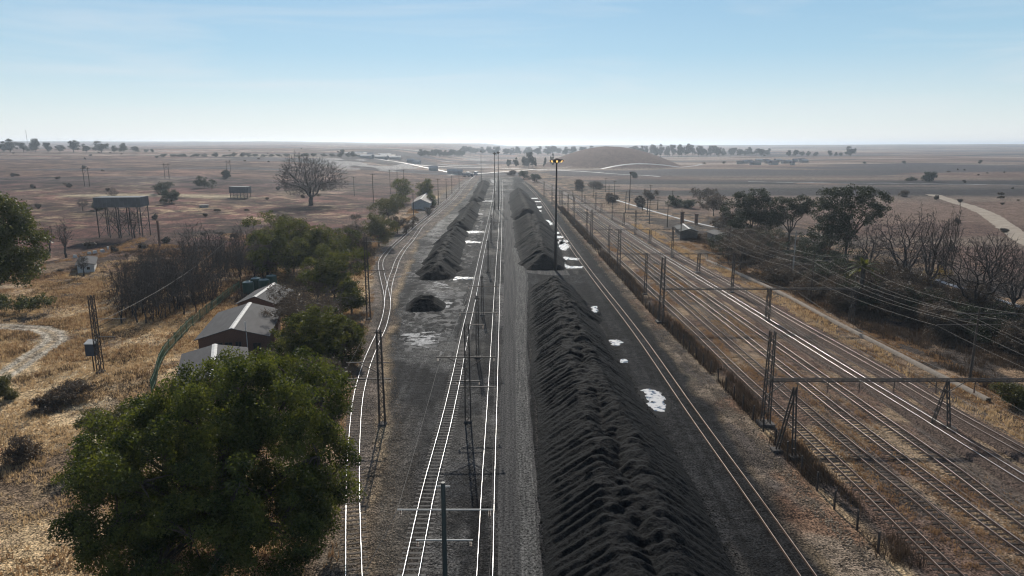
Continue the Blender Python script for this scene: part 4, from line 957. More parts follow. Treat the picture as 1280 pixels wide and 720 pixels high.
# ------------------------------------------------------------------ buildings
def gable_house(label, A, Bp, half, eave, rise, wall, roofm, base=None, win=(), strip=True, name='brick_house', group='brick buildings behind the green fence', over=.45, pipe=False):
    """A, Bp: near and far ridge ends on the ground"""
    A = np.array(A[:2], float); Bp = np.array(Bp[:2], float); L = np.linalg.norm(Bp - A); ang = math.atan2(Bp[1] - A[1], Bp[0] - A[0]) - math.pi / 2
    r = thing(name, label, 'house', (A[0], A[1], float(Z(*A))), group, ang)
    m = MB()
    m.quad((-half, 0, -.3), (half, 0, -.3), (half, 0, eave), (-half, 0, eave)); m.poly([(-half, 0, eave), (half, 0, eave), (0, 0, eave + rise)])
    m.quad((half, L, -.3), (-half, L, -.3), (-half, L, eave), (half, L, eave)); m.poly([(half, L, eave), (-half, L, eave), (0, L, eave + rise)])
    m.quad((-half, L, -.3), (-half, 0, -.3), (-half, 0, eave), (-half, L, eave)); m.quad((half, 0, -.3), (half, L, -.3), (half, L, eave), (half, 0, eave))
    m.build('wall', wall, r)
    sl = rise / half; m = MB()
    for s in (-1, 1):
        x1 = s * (half + over); z1 = eave + rise - sl * (half + over) + .06; z0 = eave + rise + .06
        p = [(0, -over, z0 - .1), (x1, -over, z1 - .1), (x1, L + over, z1 - .1), (0, L + over, z0 - .1)]
        if s < 0: p = [p[1], p[0], p[3], p[2]]
        m.hexa(p + [(a, b_, c + .1) for a, b_, c in p])
    rf = m.build('roof', roofm, r)
    if strip:
        m = MB()
        for s in (-1, 1): m.hexa([(0, -over - .02, eave + rise + .07), (s * .34, -over - .02, eave + rise + .07 - sl * .34), (s * .34, L + over + .02, eave + rise + .07 - sl * .34), (0, L + over + .02, eave + rise + .07), (0, -over - .02, eave + rise + .13), (s * .34, -over - .02, eave + rise + .13 - sl * .34), (s * .34, L + over + .02, eave + rise + .13 - sl * .34), (0, L + over + .02, eave + rise + .13)])
        m.build('ridge_cap', M['white'], rf)
    for x, z0, wd, ht in win:
        m = MB(); 
        for a, b_, c, d_ in ((x - wd / 2 - .06, x + wd / 2 + .06, z0 + ht, z0 + ht + .07), (x - wd / 2 - .06, x + wd / 2 + .06, z0 - .07, z0), (x - wd / 2 - .06, x - wd / 2, z0, z0 + ht), (x + wd / 2, x + wd / 2 + .06, z0, z0 + ht), (x - .03, x + .03, z0, z0 + ht)):
            m.box(a, b_, -.07, .02, c, d_)
        f = m.build('window', M['frame'], r)
        m = MB(); m.box(x - wd / 2, x + wd / 2, -.03, .01, z0, z0 + ht); m.build('pane', M['glass'], f)
    if pipe:
        m = MB(); m.tube([(pipe, -.12, 0), (pipe, -.12, eave + rise * .55), (pipe, -.5, eave + rise * .7), (pipe, -.5, eave + rise + 1.0)], .06, 8); m.build('drainpipe', M['white'], r)
    return r
def roofpt(px, row, z):
    k = (360 - row) / FPX; Y = (z - CAMZ) * (cp + k * sp) / (k * cp - sp)
    return np.array([(px - 640) / pxm(Y, z), Y])
gable_house('main brick building with grey gable roof and white ridge', roofpt(290, 412, 4.3), roofpt(312, 381, 4.3), 4.6, 3.0, 1.3, M['brick'], M['roofgrey'],
            win=[(-1.9, 1.5, .9, .7), (-.6, 1.5, .9, .7), (.7, 1.5, .7, .7), (3.2, .9, 1.0, 1.0)], pipe=1.9)
gable_house('lower front annex with grey roof and white ridge beside the green tree', roofpt(265.5, 470, 3.3), roofpt(268.5, 433, 3.3), 3.7, 2.5, .8, M['brick'], M['roofgrey'])
gable_house('rear brick building with red gable behind the main one', roofpt(319, 371, 4.2), roofpt(342, 355, 4.2), 3.1, 2.9, 1.2, M['brick'], M['roofgrey'], win=[(-1.2, 1.0, .9, .9)])
k = 0
for (px, row, lb) in [(311, 367, 'green plastic water tank closest to the green fence'), (321, 362, 'green plastic water tank second from the green fence'), (331, 364, 'green plastic water tank touching the rear brick roof'), (340, 358.5, 'green plastic water tank farthest behind the rear brick roof')]:
    b = G(px, row); r = thing('water_tank', lb, 'water tank', b, 'green water tanks behind the brick buildings')
    m = MB(); pr = [(1.1, -.1), (1.1, .35), (1.13, .4), (1.1, .45), (1.1, 1.05), (1.13, 1.1), (1.1, 1.15), (1.1, 1.75), (1.13, 1.8), (1.1, 1.85), (1.1, 2.3), (1.0, 2.45)]
    m.tube([(0, 0, z) for _, z in pr], [q for q, _ in pr], 20); m.build('body', M['tankgreen'], r)
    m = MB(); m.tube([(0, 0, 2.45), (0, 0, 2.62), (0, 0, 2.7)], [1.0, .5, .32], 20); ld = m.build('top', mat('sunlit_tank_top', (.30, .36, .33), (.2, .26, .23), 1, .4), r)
    m = MB(); m.tube([(0, 0, 2.7), (0, 0, 2.8)], .28, 14); m.build('hatch', M['tankgreen'], ld)
# small far house by the left tracks, and the hut
gable_house('small pale gabled house among dark trees beside the left tracks', G(526, 262)[:2], G(533, 253)[:2], 4.2, 3, 1.9, mat('pale_plaster', (.36, .35, .34), (.28, .27, .26), 1, .8), mat('brown_roof', (.12, .09, .08), (.08, .065, .06), 1, .7), name='small_house', group=None)
gable_house('little white hut in the red grass left of the saplings', G(108, 341)[:2], G(111, 332)[:2], 1.7, 2.0, .35, M['white'], M['roofgrey'], strip=False, name='hut', group=None, win=[(.5, .8, .5, .5)])
gable_house('dark shed with bright ridge near the gum trees', roofpt(862, 286, 3.4), roofpt(854, 280, 3.4), 2.6, 2.6, .8, mat('shed_wall', (.12, .10, .09), (.08, .07, .06), 1, .9), mat('dark_shed_roof', (.04, .043, .047), (.03, .033, .036), 1, .8, spec=.1), name='shed', group=None)
gable_house('grey-roofed shed behind the dark shed near the gum trees', roofpt(905, 291, 3.2), roofpt(893, 287, 3.2), 2.2, 2.6, .6, mat('shed_wall_pale', (.26, .24, .22), (.2, .18, .16), 1, .9), mat('pale_shed_roof', (.11, .105, .10), (.075, .073, .07), 1, .85, spec=.1), strip=False, name='shed', group=None)
for (px, row, top, lb) in [(852, 284, 265, 'brown brick pillar beside the dark shed'), (870, 281, 267, 'brown brick pillar behind the dark shed')]:
    b, h = ms(px, row, top); r = thing('brick_pillar', lb, 'pillar', b, 'brick pillars by the shed')
    m = MB(); m.box(-.55, .55, -.55, .55, -.2, h - .3); m.build('shaft', M['brick'], r); m = MB(); m.box(-.7, .7, -.7, .7, h - .3, h); m.build('cap', M['brick'], r)
# green palisade fence
P = resample(catmull(poly_w([(190, 492), (196, 476), (199, 462), (206, 447), (222, 428), (240, 409), (258, 394), (277, 379), (300, 362)]), .5), .34)
b0 = np.array([P[0][0], P[0][1], float(Z(P[0][0], P[0][1]))]); r = thing('palisade_fence', 'green steel palisade fence curving beside the brick buildings', 'fence', b0)
V0 = np.stack([P[:, 0] - b0[0], P[:, 1] - b0[1], Z(P[:, 0], P[:, 1]) - b0[2]], 1)
m = MB()
for i, p in enumerate(V0): m.bar(p + [0, 0, .1], p + [0, 0, 1.8], .045)
m.build('palisade', M['fencegreen'], r)
for zz in (.5, 1.5):
    m = MB(); m.tube([a + [0, 0, zz] for a in V0[::4]], .035, 4); m.build('rail', M['fencegreen'], r)
pmesh = None
for p in V0[::11]:
    if pmesh is None: q = MB(); q.bar((0, 0, -.1), (0, 0, 1.9), .10); o = q.build('post', M['fencegreen'], r); pmesh = o.data
    else: o = add('post', pmesh, r)
    o.location = p
# raised steel tanks in the veld
def tank_stand(label, base, wd, dp, hb, ht, nleg=5, rz=0):
    r = thing('elevated_tank', label, 'water tank', base, 'raised tanks in the red grass', rz)
    m = MB(); m.box(-wd / 2, wd / 2, -dp / 2, dp / 2, hb, hb + ht); 
    n = int(wd / 1.22)
    for i in range(n + 1): m.box(-wd / 2 + i * wd / n - .05, -wd / 2 + i * wd / n + .05, -dp / 2 - .06, dp / 2 + .06, hb + .02, hb + ht + .03)
    for z in (hb + .01, hb + ht / 2, hb + ht - .05): m.box(-wd / 2 - .06, wd / 2 + .06, -dp / 2 - .07, dp / 2 + .07, z, z + .09)
    m.build('tank', M['greypanel'], r)
    for i in range(nleg):
        for y in (-dp / 2 + .3, dp / 2 - .3):
            x = -wd / 2 + .4 + i * (wd - .8) / (nleg - 1); q = MB(); q.bar((x, y, -.5), (x, y, hb - .01), .24); q.build('leg', M['steel'], r)
    for y in (-dp / 2 + .3, dp / 2 - .3):
        m = MB()
        for i in range(nleg - 1):
            x0 = -wd / 2 + .4 + i * (wd - .8) / (nleg - 1); x1 = x0 + (wd - .8) / (nleg - 1)
            m.bar((x0, y, .4), (x1, y, hb * .5), .09); m.bar((x1, y, .4), (x0, y, hb * .5), .09); m.bar((x0, y, hb * .5), (x1, y, hb - .2), .09); m.bar((x1, y, hb * .5), (x0, y, hb - .2), .09); m.bar((x0, y, hb * .5), (x1, y, hb * .5), .1)
        m.build('bracing', M['steel'], r)
    return r
b = G(157, 296); s_ = pxm(b[1]); hb = zrow(258, b[1]) - b[2]; ht = zrow(246, b[1]) - b[2] - hb
tank_stand('big grey panelled water tank raised on steel legs', b, 54 / s_, 6.5, hb, ht, 5, .1)
b = G(301, 247); s_ = pxm(b[1], b[2]); hb = zrow(241, b[1]) - b[2]; tank_stand('small dark tank on short legs in the red grass', b, 23 / s_, 5, hb, zrow(233, b[1]) - b[2] - hb, 6)
b = G(255, 259); r = thing('water_trough', 'round pale concrete trough in the red grass', 'trough', b)
m = MB(); m.tube([(0, 0, -.2), (0, 0, 1.0)], [2.0, 1.95], 20); m.build('basin', M['concrete'], r)
m = MB(); m.tube([(0, 0, 1.0), (0, 0, 1.12)], [2.1, 2.1], 20); m.build('rim', M['concrete'], r)
# twin-pole power structures
for (px, row, top, lb) in [(109, 233, 209, 'twin-pole power structure left of the raised grey tank'), (209, 223, 204, 'twin-pole power structure behind the dark bushes'), (286, 215, 200, 'twin-pole power structure farthest out on the ridge')]:
    b, h = ms(px, row, top); r = thing('power_pole', lb, 'power pole', b, 'twin-pole power structures')
    for s in (-1, 1): q = MB(); q.tube([(s * 1.5, 0, -.3), (s * 1.5, 0, h)], [.24, .16], 8); q.build('post', M['wood'], r)
    q = MB(); q.bar((-2.8, 0, h - .8), (2.8, 0, h - .8), .25); q.build('crossarm', M['wood'], r)
    q = MB(); q.bar((-1.5, 0, h - 1), (1.5, 0, h - 4), .12); q.bar((1.5, 0, h - 1), (-1.5, 0, h - 4), .12); q.build('brace', M['wood'], r)
b, h = ms(34.5, 180, 163); r = thing('radio_mast', 'thin radio mast on the left skyline', 'mast', b); m = MB(); lattice(m, h, 1.6, .7, .25, .15, 3); m.build('column', M['steel'], r)
b, h = ms(200, 309, 276); r = thing('post', 'rust-brown old post among the bare saplings', 'post', b); m = MB(); m.bar((0, 0, -.2), (0, 0, h), .45); m.build('shaft', M['brick'], r); m = MB(); m.bar((0, 0, h), (0, 0, h + .12), .6); m.build('cap', M['brick'], r)
# pale grave-like stones near the hut
st = None
for i, (px, row) in enumerate([(112, 318), (119, 317), (128, 315), (135, 312), (94, 322)]):
    b = G(px, row); q = MB(); w_ = .5; q.hexa([(-w_, -.3, -.2), (w_, -.3, -.2), (w_, .3, -.2), (-w_, .3, -.2), (-w_ * .8, -.22, .9), (w_ * .7, -.22, .95), (w_ * .7, .2, .95), (-w_ * .8, .2, .9)])
    if st is None: o = q.build('white_stone', M['white']); st = o.data
    else: o = add('white_stone', st)
    o.location = b; o.rotation_euler = (0, 0, i * .7); o.scale = (1 + .2 * (i % 3), 1, .8 + .15 * (i % 2)); tag(o, 'small whitewashed standing stone near the little white hut', 'stone', 'whitewashed stones')

# far settlement and sheds
wallm = mat('far_wall', (.42, .40, .37), (.32, .3, .28), .3, .8); roofw = mat('far_bright_roof', (.34, .34, .35), (.25, .25, .26), .2, .75, spec=.2); roofb = mat('far_dull_roof', (.14, .12, .11), (.1, .09, .085), .2, .6)
rng = random.Random(3)
def small_house(px, row, wd, rf, label, group):
    b = G(px, row); r = thing('house', label, 'house', b, group, rng.uniform(-.3, .3)); L = wd * .7; hh = 3.2
    m = MB(); m.box(-wd / 2, wd / 2, 0, L, -1, hh); m.build('wall', wallm, r)
    m = MB(); m.hexa([(-wd / 2 - .5, -.5, hh), (wd / 2 + .5, -.5, hh), (wd / 2 + .5, L + .5, hh), (-wd / 2 - .5, L + .5, hh), (-wd / 2 - .5, L / 2 - .2, hh + 2), (wd / 2 + .5, L / 2 - .2, hh + 2), (wd / 2 + .5, L / 2 + .2, hh + 2), (-wd / 2 - .5, L / 2 + .2, hh + 2)]); m.build('roof', rf, r)
for i, px in enumerate([447, 452, 457, 463, 468, 474, 480, 487, 494]):
    small_house(px, 195 + (i % 3) * 1.2 + i * .25, 12 + rng.uniform(-3, 7), roofw if i % 3 != 1 else roofb, 'tiny pale house in the far settlement left of the yard', 'houses of the far left settlement')
for i in range(16):
    px = 925 + i * 5.4 + rng.uniform(-2, 2); small_house(px, 203.6 + rng.uniform(-2, 2.8), 5 + rng.uniform(0, 7), roofw if i % 2 else roofb, 'tiny pale house in the far settlement behind the gum trees', 'houses of the far right settlement')
for i, (px, row) in enumerate([(572, 218.5), (566, 217.7), (541, 213.5), (520, 205.5), (513, 203.5)]):
    small_house(px, row, 9, roofw, 'bright-roofed shed along the far mine road', 'sheds on the mine road')

# trucks at the far end of the left tracks
def truck(label, px, row, rz, colr):
    b = G(px, row); r = thing('truck', label, 'truck', b, 'trucks at the far loading place', rz)
    m = MB(); m.hexa([(-1.2, -1, .9), (1.2, -1, .9), (1.2, 1.1, .9), (-1.2, 1.1, .9), (-1.15, -.8, 3.2), (1.15, -.8, 3.2), (1.15, 1.1, 3.2), (-1.15, 1.1, 3.2)]); cb = m.build('cab', mat('cab_paint', colr, None, 1, .4), r)
    m = MB(); m.box(-1.0, 1.0, -.95, -.89, 2.05, 2.95); m.build('windscreen', M['glass'], cb)
    m = MB(); m.box(-1.25, 1.25, 1.4, 9.5, 1.3, 3.4); m.build('trailer', mat('trailer_paint', (.30, .30, .30), None, 1, .6), r)
    for y in (-.2, 3, 7.2, 8.5):
        for x in (-1.15, 1.15): q = MB(); q.tube([(x - .15, y, .5), (x + .15, y, .5)], .5, 12); q.build('wheel', M['coal'], r)
truck('white truck parked farthest left at the end of the tracks', 586, 219.5, .2, (.7, .7, .7)); truck('white truck parked closest to the end heap', 594, 219, -.1, (.65, .65, .65)); truck('dark truck parked in front of the white ones', 590, 221, 1.2, (.08, .08, .1))

# ------------------------------------------------------------------ trees
def bare_tree(name, label, base, h, wd, seed, levels=5, kids=None, first=.24, r0=None, spread=.85, up=.35, m='barkgrey', group=None, twig=.018, cat='tree', rz=0, wob=.12, n=None, dome=.62, stem=None):
    """leafless tree: twig tips fill a dome, limbs gather them down to the trunk"""
    rng = np.random.default_rng(seed); n = n or {4: 90, 5: 330, 6: 900}.get(levels, 300); r0 = r0 or h * .03
    stem = stem if stem is not None else first
    v = rng.normal(size=(n, 3)); v /= np.linalg.norm(v, axis=1, keepdims=True); v *= (rng.random((n, 1)) ** .30)
    lump = 1 + .22 * np.sin(v[:, :1] * 5 + seed) * np.cos(v[:, 1:2] * 4 + seed * 2)
    zc = h * dome; T = v * lump * np.array([wd / 2, wd / 2, h - zc]); low = T[:, 2] < 0; T[low, 2] *= (zc - h * stem * 1.05) / (h - zc) * .8
    T[:, 2] += zc
    P0, P1, R0, R1, LV = [], [], [], [], []
    def limb(p, q, ra, rb, lv):
        d = q - p; L = np.linalg.norm(d); k = 3 if L > h * .12 else 2; prev = p
        for i in range(1, k + 1):
            c = p + d * i / k
            if i < k: c = c + rng.normal(0, .07, 3) * L
            P0.append(prev); P1.append(c); R0.append(ra + (rb - ra) * (i - 1) / k); R1.append(ra + (rb - ra) * i / k); LV.append(lv); prev = c
    def rad(c): return max(twig, r0 * (c / n) ** .47)
    def grow(p, pts, lv):
        c = len(pts)
        if c <= 2:
            for q in pts:
                limb(p, q, twig * 1.1, twig * .7, lv + 1)
                d = q - p; L = np.linalg.norm(d)
                for _ in range(3):
                    b = p + d * rng.uniform(.35, .95); e = d / max(L, 1e-6) + rng.normal(0, .55, 3); P0.append(b); P1.append(b + e * L * .42); R0.append(twig * .8); R1.append(twig * .5); LV.append(lv + 2)
            return
        k = min(c, 5 if lv == 0 else (3 if rng.random() < .45 else 2))
        dirs = pts - p; dirs = dirs / np.linalg.norm(dirs, axis=1, keepdims=True)
        cen = dirs[rng.choice(c, k, replace=False)]
        for _ in range(4):
            a = (dirs @ cen.T).argmax(1)
            cen = np.array([dirs[a == j].mean(0) if (a == j).any() else cen[j] for j in range(k)]); cen /= np.linalg.norm(cen, axis=1, keepdims=True)
        for j in range(k):
            sub = pts[a == j]
            if len(sub) == 0: continue
            g = sub.mean(0); f = .42 if lv else .38
            q = p + (g - p) * f + np.array([0, 0, .04 * h if lv < 2 else 0])
            limb(p, q, rad(len(sub)), rad(len(sub)) * .85, lv); grow(q, sub, lv + 1)
    fork = np.array([rng.normal(0, .02) * wd, rng.normal(0, .02) * wd, h * stem])
    limb(np.array([0, 0, -.3]), fork, r0 * 1.25, r0, -1); grow(fork, T, 0)
    P0, P1, R0, R1, LV = map(np.array, (P0, P1, R0, R1, LV))
    r = thing(name, label, cat, base, group, rz)
    a = LV <= 0
    V, Fq = segs(P0[a], P1[a], R0[a], R1[a], 8); add('trunk', mesh_np('trunk', V, Fq, [M[m]], smooth=True), r)
    a = ~a
    V, Fq = segs(P0[a], P1[a], R0[a], R1[a], 3); add('crown', mesh_np('crown', V, Fq, [M[m]]), r)
    return r
def leafy_tree(name, label, base, h, wd, lobes, seed, m, nclump=150, per=150, leaf=.22, clump=.9, trunk_r=.3, bark='bark', group=None, droop=.3, cat='tree', hollow=.55, limbs=True, dp=None):
    """lobes: (x, y, z, rx, ry, rz) as fractions of half width / height"""
    rng = np.random.default_rng(seed); dp = dp or wd
    r = thing(name, label, cat, base, group)
    Lb = np.array([(x * wd / 2, y * dp / 2, z * h, a * wd / 2, b * dp / 2, c * h) for x, y, z, a, b, c in lobes])
    vol = (Lb[:, 3] * Lb[:, 4] * Lb[:, 5]) ** (2 / 3); cnt = np.maximum(3, (nclump * vol / vol.sum()).astype(int))
    cen = []
    for lb, c in zip(Lb, cnt):
        v = rng.normal(size=(c, 3)); v /= np.linalg.norm(v, axis=1, keepdims=True); v *= rng.uniform(hollow, 1.0, (c, 1)) ** .6
        cen.append(lb[:3] + v * lb[3:])
    cen = np.concatenate(cen); cen = cen[cen[:, 2] > .04 * h]
    sz = clump * rng.uniform(.55, 1.3, len(cen))
    per_n = np.maximum(8, (per * (sz / clump) ** 2).astype(int))
    idx = np.repeat(np.arange(len(cen)), per_n)
    off = rng.normal(size=(len(idx), 3)); off /= np.linalg.norm(off, axis=1, keepdims=True); off *= (rng.random((len(idx), 1)) ** .45); off[:, 2] *= .72
    off[:, 2] -= droop * np.abs(off[:, :2]).sum(1) * .5 
    pts = cen[idx] + off * sz[idx][:, None]
    V, Fq = cards(pts, leaf, rng, 0, .55, droop); add('crown', mesh_np('crown', V, Fq, [M[m]]), r)
    # trunk and limbs
    S0, S1, A0, A1 = [], [], [], []
    def limb(p, q, ra, rb, n=5):
        prev = p
        for i in range(1, n + 1):
            t = i / n; c = p + (q - p) * t + rng.normal(0, .02, 3) * np.linalg.norm(q - p) * (t < 1); c[2] += .06 * np.linalg.norm(q - p) * math.sin(math.pi * t)
            S0.append(prev); S1.append(c); A0.append(ra + (rb - ra) * (i - 1) / n); A1.append(ra + (rb - ra) * t); prev = c
    fork = np.array([Lb[:, 0].mean() * .3, Lb[:, 1].mean() * .3, max(.18 * h, .5 * Lb[:, 2].min())])
    limb(np.array([0, 0, -.4]), fork, trunk_r, trunk_r * .75)
    for lb in Lb:
        limb(fork, lb[:3], trunk_r * .5, trunk_r * .16)
        near = cen[np.argsort(np.linalg.norm(cen - lb[:3], axis=1))[:8]]
        for c in near: limb(lb[:3] * .5 + fork * .5 if rng.random() < .3 else lb[:3], c, trunk_r * .14, trunk_r * .04, 3)
    V, Fq = segs(S0, S1, A0, A1, 7); add('trunk', mesh_np('trunk', V, Fq, [M[bark]], smooth=True), r)
    return r
def rlobes(seed, n, zc=.62, zr=.26, sp=.62, rr=(.28, .5)):
    rng = np.random.default_rng(seed); L = []
    for i in range(n):
        a = 2 * math.pi * i / n + rng.uniform(-.4, .4); d = sp * math.sqrt(rng.uniform(.1, 1)) * (i > 0); q = rng.uniform(*rr)
        L.append((math.cos(a) * d, math.sin(a) * d, zc + rng.uniform(-zr, zr) * (1 - .3 * d), q, q, q * .5))
    return L

# the big foreground tree
base = np.array([-21.5, 45.5, 0.])
big = [(.1, .1, .76, .50, .55, .20), (-.50, .0, .60, .38, .45, .18), (.50, .2, .76, .40, .5, .20), (-.80, -.05, .50, .22, .3, .15), (.76, 0, .52, .24, .35, .2), (-.3, -.4, .52, .42, .4, .22), (.35, -.4, .52, .45, .4, .24),
       (.1, .45, .66, .5, .4, .2), (-.62, .25, .42, .32, .4, .16), (.62, -.45, .34, .3, .35, .2), (-.42, -.45, .36, .32, .35, .2), (.22, .0, .86, .30, .35, .12), (.45, .35, .84, .28, .3, .12), (-.25, .1, .70, .3, .3, .13), (.1, -.62, .36, .36, .3, .2), (-.55, -.3, .30, .2, .3, .14), (.8, .2, .36, .18, .3, .16), (-.2, .2, .34, .4, .4, .18), (.4, .1, .32, .36, .4, .18), (-.36, .1, .22, .3, .4, .14), (.55, -.2, .2, .28, .3, .13), (-.15, -.55, .2, .3, .3, .12)]
leafy_tree('pepper_tree', 'huge bushy green tree filling the lower left corner', base, 15.6, 20.0, big, 11, 'leaf_big', 680, 430, .19, 1.02, .6, droop=.5, hollow=.78)
bare_tree('dead_shrub', 'leafless shrub under the huge green tree', (-24, 40.5, 0), 5, 5, 12, 4, (5, 3, 3), .15, .12, m='barkgrey', cat='shrub')
# left edge tree
b = np.array([-76.5, 92, float(Z(-76.5, 92))])
leafy_tree('broadleaf_tree', 'tall broad-leaved tree cut by the left edge of the picture', b, 24.5, 17, [(.62, 0, .82, .6, .6, .16), (.98, 0, .70, .46, .5, .15), (.1, 0, .72, .6, .6, .2), (.7, .2, .56, .5, .5, .12), (.2, -.2, .5, .6, .5, .12), (1.05, -.1, .53, .3, .3, .06)], 13, 'leaf_left', 260, 190, .34, 1.5, .5)
leafy_tree('shrub', 'low green shrub by the left edge above the dirt loop', G(24, 392), 3.4, 12, [(-.6, 0, .6, .4, .4, .3), (.1, 0, .6, .35, .4, .3), (.65, 0, .7, .3, .4, .25)], 14, 'leaf_left', 60, 90, .3, .8, .1, cat='shrub')
# evergreens around the brick buildings
def evergreen(name, label, px, row, top, wpx, seed, m, nl=9, nclump=130, per=130, leaf=.26, clump=.95, cat='tree', group=None, zc=.50, zr=.38, dp=None, bark='bark'):
    b = G(px, row); s = pxm(b[1], b[2]); h = zrow(top, b[1]) - b[2]; wd = wpx / s * 1.2
    return leafy_tree(name, label, b, h, wd, rlobes(seed, nl + 2, zc, zr), seed, m, nclump, per, leaf, clump, .22, bark, group, .3, cat, dp=dp)
evergreen('evergreen_tree', 'round dark evergreen between the main brick building and the curved track', 394, 464, 379, 108, 21, 'leaf_dark', 11, 250, 190)
evergreen('evergreen_tree', 'sunlit-topped evergreen beside the tall dark mast', 418, 380, 305, 76, 22, 'leaf_dark', 9, 170, 150)
evergreen('evergreen_tree', 'broad dark tree behind the brick buildings and tanks', 368, 348, 263, 92, 23, 'leaf_dark', 11, 230, 150, .32, 1.3)
evergreen('evergreen_tree', 'dark tree right of the broad dark one behind the tanks', 405, 340, 270, 80, 24, 'leaf_dark', 9, 190, 140, .32, 1.2)
evergreen('evergreen_tree', 'small dark tree at the right end of the evergreen clump', 435, 330, 286, 40, 25, 'leaf_dark', 7, 100, 120, .3, 1.0)
evergreen('shrub', 'dark bush at the foot of the tall dark mast', 430, 372, 335, 40, 26, 'leaf_dark', 6, 90, 110, .28, .9, 'shrub')
evergreen('twiggy_tree', 'grey twiggy half-bare tree beside the grey roof', 384, 422, 343, 104, 27, 'leaf_dry', 9, 170, 130, .22, 1.0)
bare_tree('bare_tree', 'leafless tree inside the grey twiggy thicket', G(395, 418), 8.6, 12, 28, 5, (5, 3, 3), .2, .2, m='barkgrey')
evergreen('twiggy_shrub', 'dark twiggy shrub below the round evergreen', 402, 508, 448, 70, 29, 'leaf_dry', 7, 120, 120, .2, .8, 'shrub')
bare_tree('bare_tree', 'leafless tree below the round evergreen beside the track', G(404, 512), 6, 8, 30, 5, (5, 3, 3), .2, .15, m='barkdark')
evergreen('evergreen_tree', 'dark tree at the left end of the evergreen clump behind the tanks', 346, 340, 276, 56, 38, 'leaf_dark', 8, 150, 140, .32, 1.2)
evergreen('evergreen_tree', 'low dark evergreen filling in below the sunlit-topped one', 440, 392, 345, 36, 39, 'leaf_dark', 6, 90, 120, .28, .9)
evergreen('twiggy_tree', 'grey twiggy tree between the sunlit-topped evergreen and the grey one', 398, 372, 318, 60, 40, 'leaf_dry', 8, 130, 120, .25, 1.0)
evergreen('twiggy_shrub', 'brown twiggy shrub under the leafless oak', 362, 318, 268, 46, 42, 'leaf_dry', 7, 110, 100, .3, 1.1, 'shrub')
evergreen('twiggy_shrub', 'brown twiggy shrub right of the evergreen clump', 456, 326, 290, 34, 43, 'leaf_dry', 6, 90, 100, .28, 1.0, 'shrub')
evergreen('twiggy_shrub', 'brown twiggy shrub left of the olive-topped bush', 446, 300, 268, 30, 44, 'leaf_dry', 6, 80, 90, .3, 1.1, 'shrub')
evergreen('evergreen_tree', 'small dark evergreen between the round one and the curved track', 432, 446, 396, 46, 46, 'leaf_dark', 7, 110, 130, .26, .85)
evergreen('twiggy_shrub', 'grey twiggy shrub at the foot of the grey half-bare tree', 424, 440, 408, 40, 45, 'leaf_dry', 6, 100, 110, .2, .8, 'shrub')
evergreen('shrub', 'grey-brown bush left of the broad dark tree', 335, 345, 292, 40, 31, 'leaf_dry', 7, 120, 110, .25, 1.0, 'shrub')
evergreen('olive_tree', 'olive-green tree left of the small gabled house', 486, 276, 239, 44, 32, 'leaf_olive', 8, 130, 110, .4, 1.4)
evergreen('olive_tree', 'olive-topped bush in front of the olive-green tree', 474, 308, 262, 44, 33, 'leaf_olive', 8, 130, 110, .35, 1.2)
evergreen('shrub', 'dark bush between the olive bushes and the left tracks', 497, 292, 272, 22, 34, 'leaf_dry', 5, 60, 80, .35, 1.0, 'shrub')
evergreen('evergreen_tree', 'dark spreading tree behind the olive-green tree', 503, 255, 226, 38, 35, 'leaf_dark', 7, 110, 90, .5, 1.6)
evergreen('evergreen_tree', 'dark round tree behind the small gabled house', 533, 252, 223, 24, 36, 'leaf_dark', 6, 90, 80, .5, 1.6)
evergreen('shrub', 'dark bush in front of the small gabled house', 540, 258, 240, 18, 37, 'leaf_dark', 5, 60, 60, .45, 1.2, 'shrub')
for i, (px, row, tp, wd) in enumerate([(516, 285, 272, 14), (508, 292, 280, 12), (536, 268, 257, 14), (447, 340, 318, 18), (450, 420, 402, 16), (428, 472, 452, 22), (415, 525, 500, 24)]):
    evergreen('shrub', ['small brown bush by the pale path', 'small brown bush below the pale path', 'small brown bush on the verge near the gabled house', 'small brown bush right of the evergreens', 'low brown bush between the mast and the curved track', 'low brown bush on the stony shoulder', 'low brown bush beside the huge green tree'][i], px, row, tp, wd, 60 + i, 'leaf_dry', 5, 40, 60, .25, .6, 'shrub')
# the great leafless tree
b = G(388, 257); h = zrow(194, b[1]) - b[2]
bare_tree('oak_tree', 'great rounded leafless tree standing alone in the red grass', b, h, 86 / pxm(b[1], b[2]), 41, 6, r0=.95, twig=.055, m='barkdark', n=3600, dome=.50, stem=.16)
# leafless saplings behind the green fence
rng = np.random.default_rng(5)
protos = []
for i in range(4):
    p = bare_tree('sapling', 'slender leafless sapling in the grey thicket behind the green fence', (0, 0, 0), 6.5, 2.9 + .5 * i, 70 + i, 4, r0=.09, stem=.2, n=85, dome=.55, m='barkdark', group='leafless saplings behind the green fence', twig=.02)
    protos.append(p)
n = 0
while n < 170:
    px, row = rng.uniform(146, 338), rng.uniform(325, 405)
    if row > 405 - (px - 150) * .20 + 6 or row < 352 - (px - 140) * .16: continue
    if px > 285 and row > 352: continue
    b = G(px, row)
    o = protos[n] if n < 4 else copy_tree(protos[n % 4])
    o.location = b; o.rotation_euler = (0, 0, rng.uniform(0, 6.28)); s = rng.uniform(.6, 1.35); o.scale = (s, s, s * rng.uniform(.9, 1.2)); n += 1
n = 0
while n < 60:
    px, row = rng.uniform(228, 346), rng.uniform(308, 350)
    b = G(px, row); o = copy_tree(protos[n % 4]); o.location = b; o.rotation_euler = (0, 0, rng.uniform(0, 6.28)); s = rng.uniform(.7, 1.4); o.scale = (s * 1.2, s * 1.2, s); n += 1
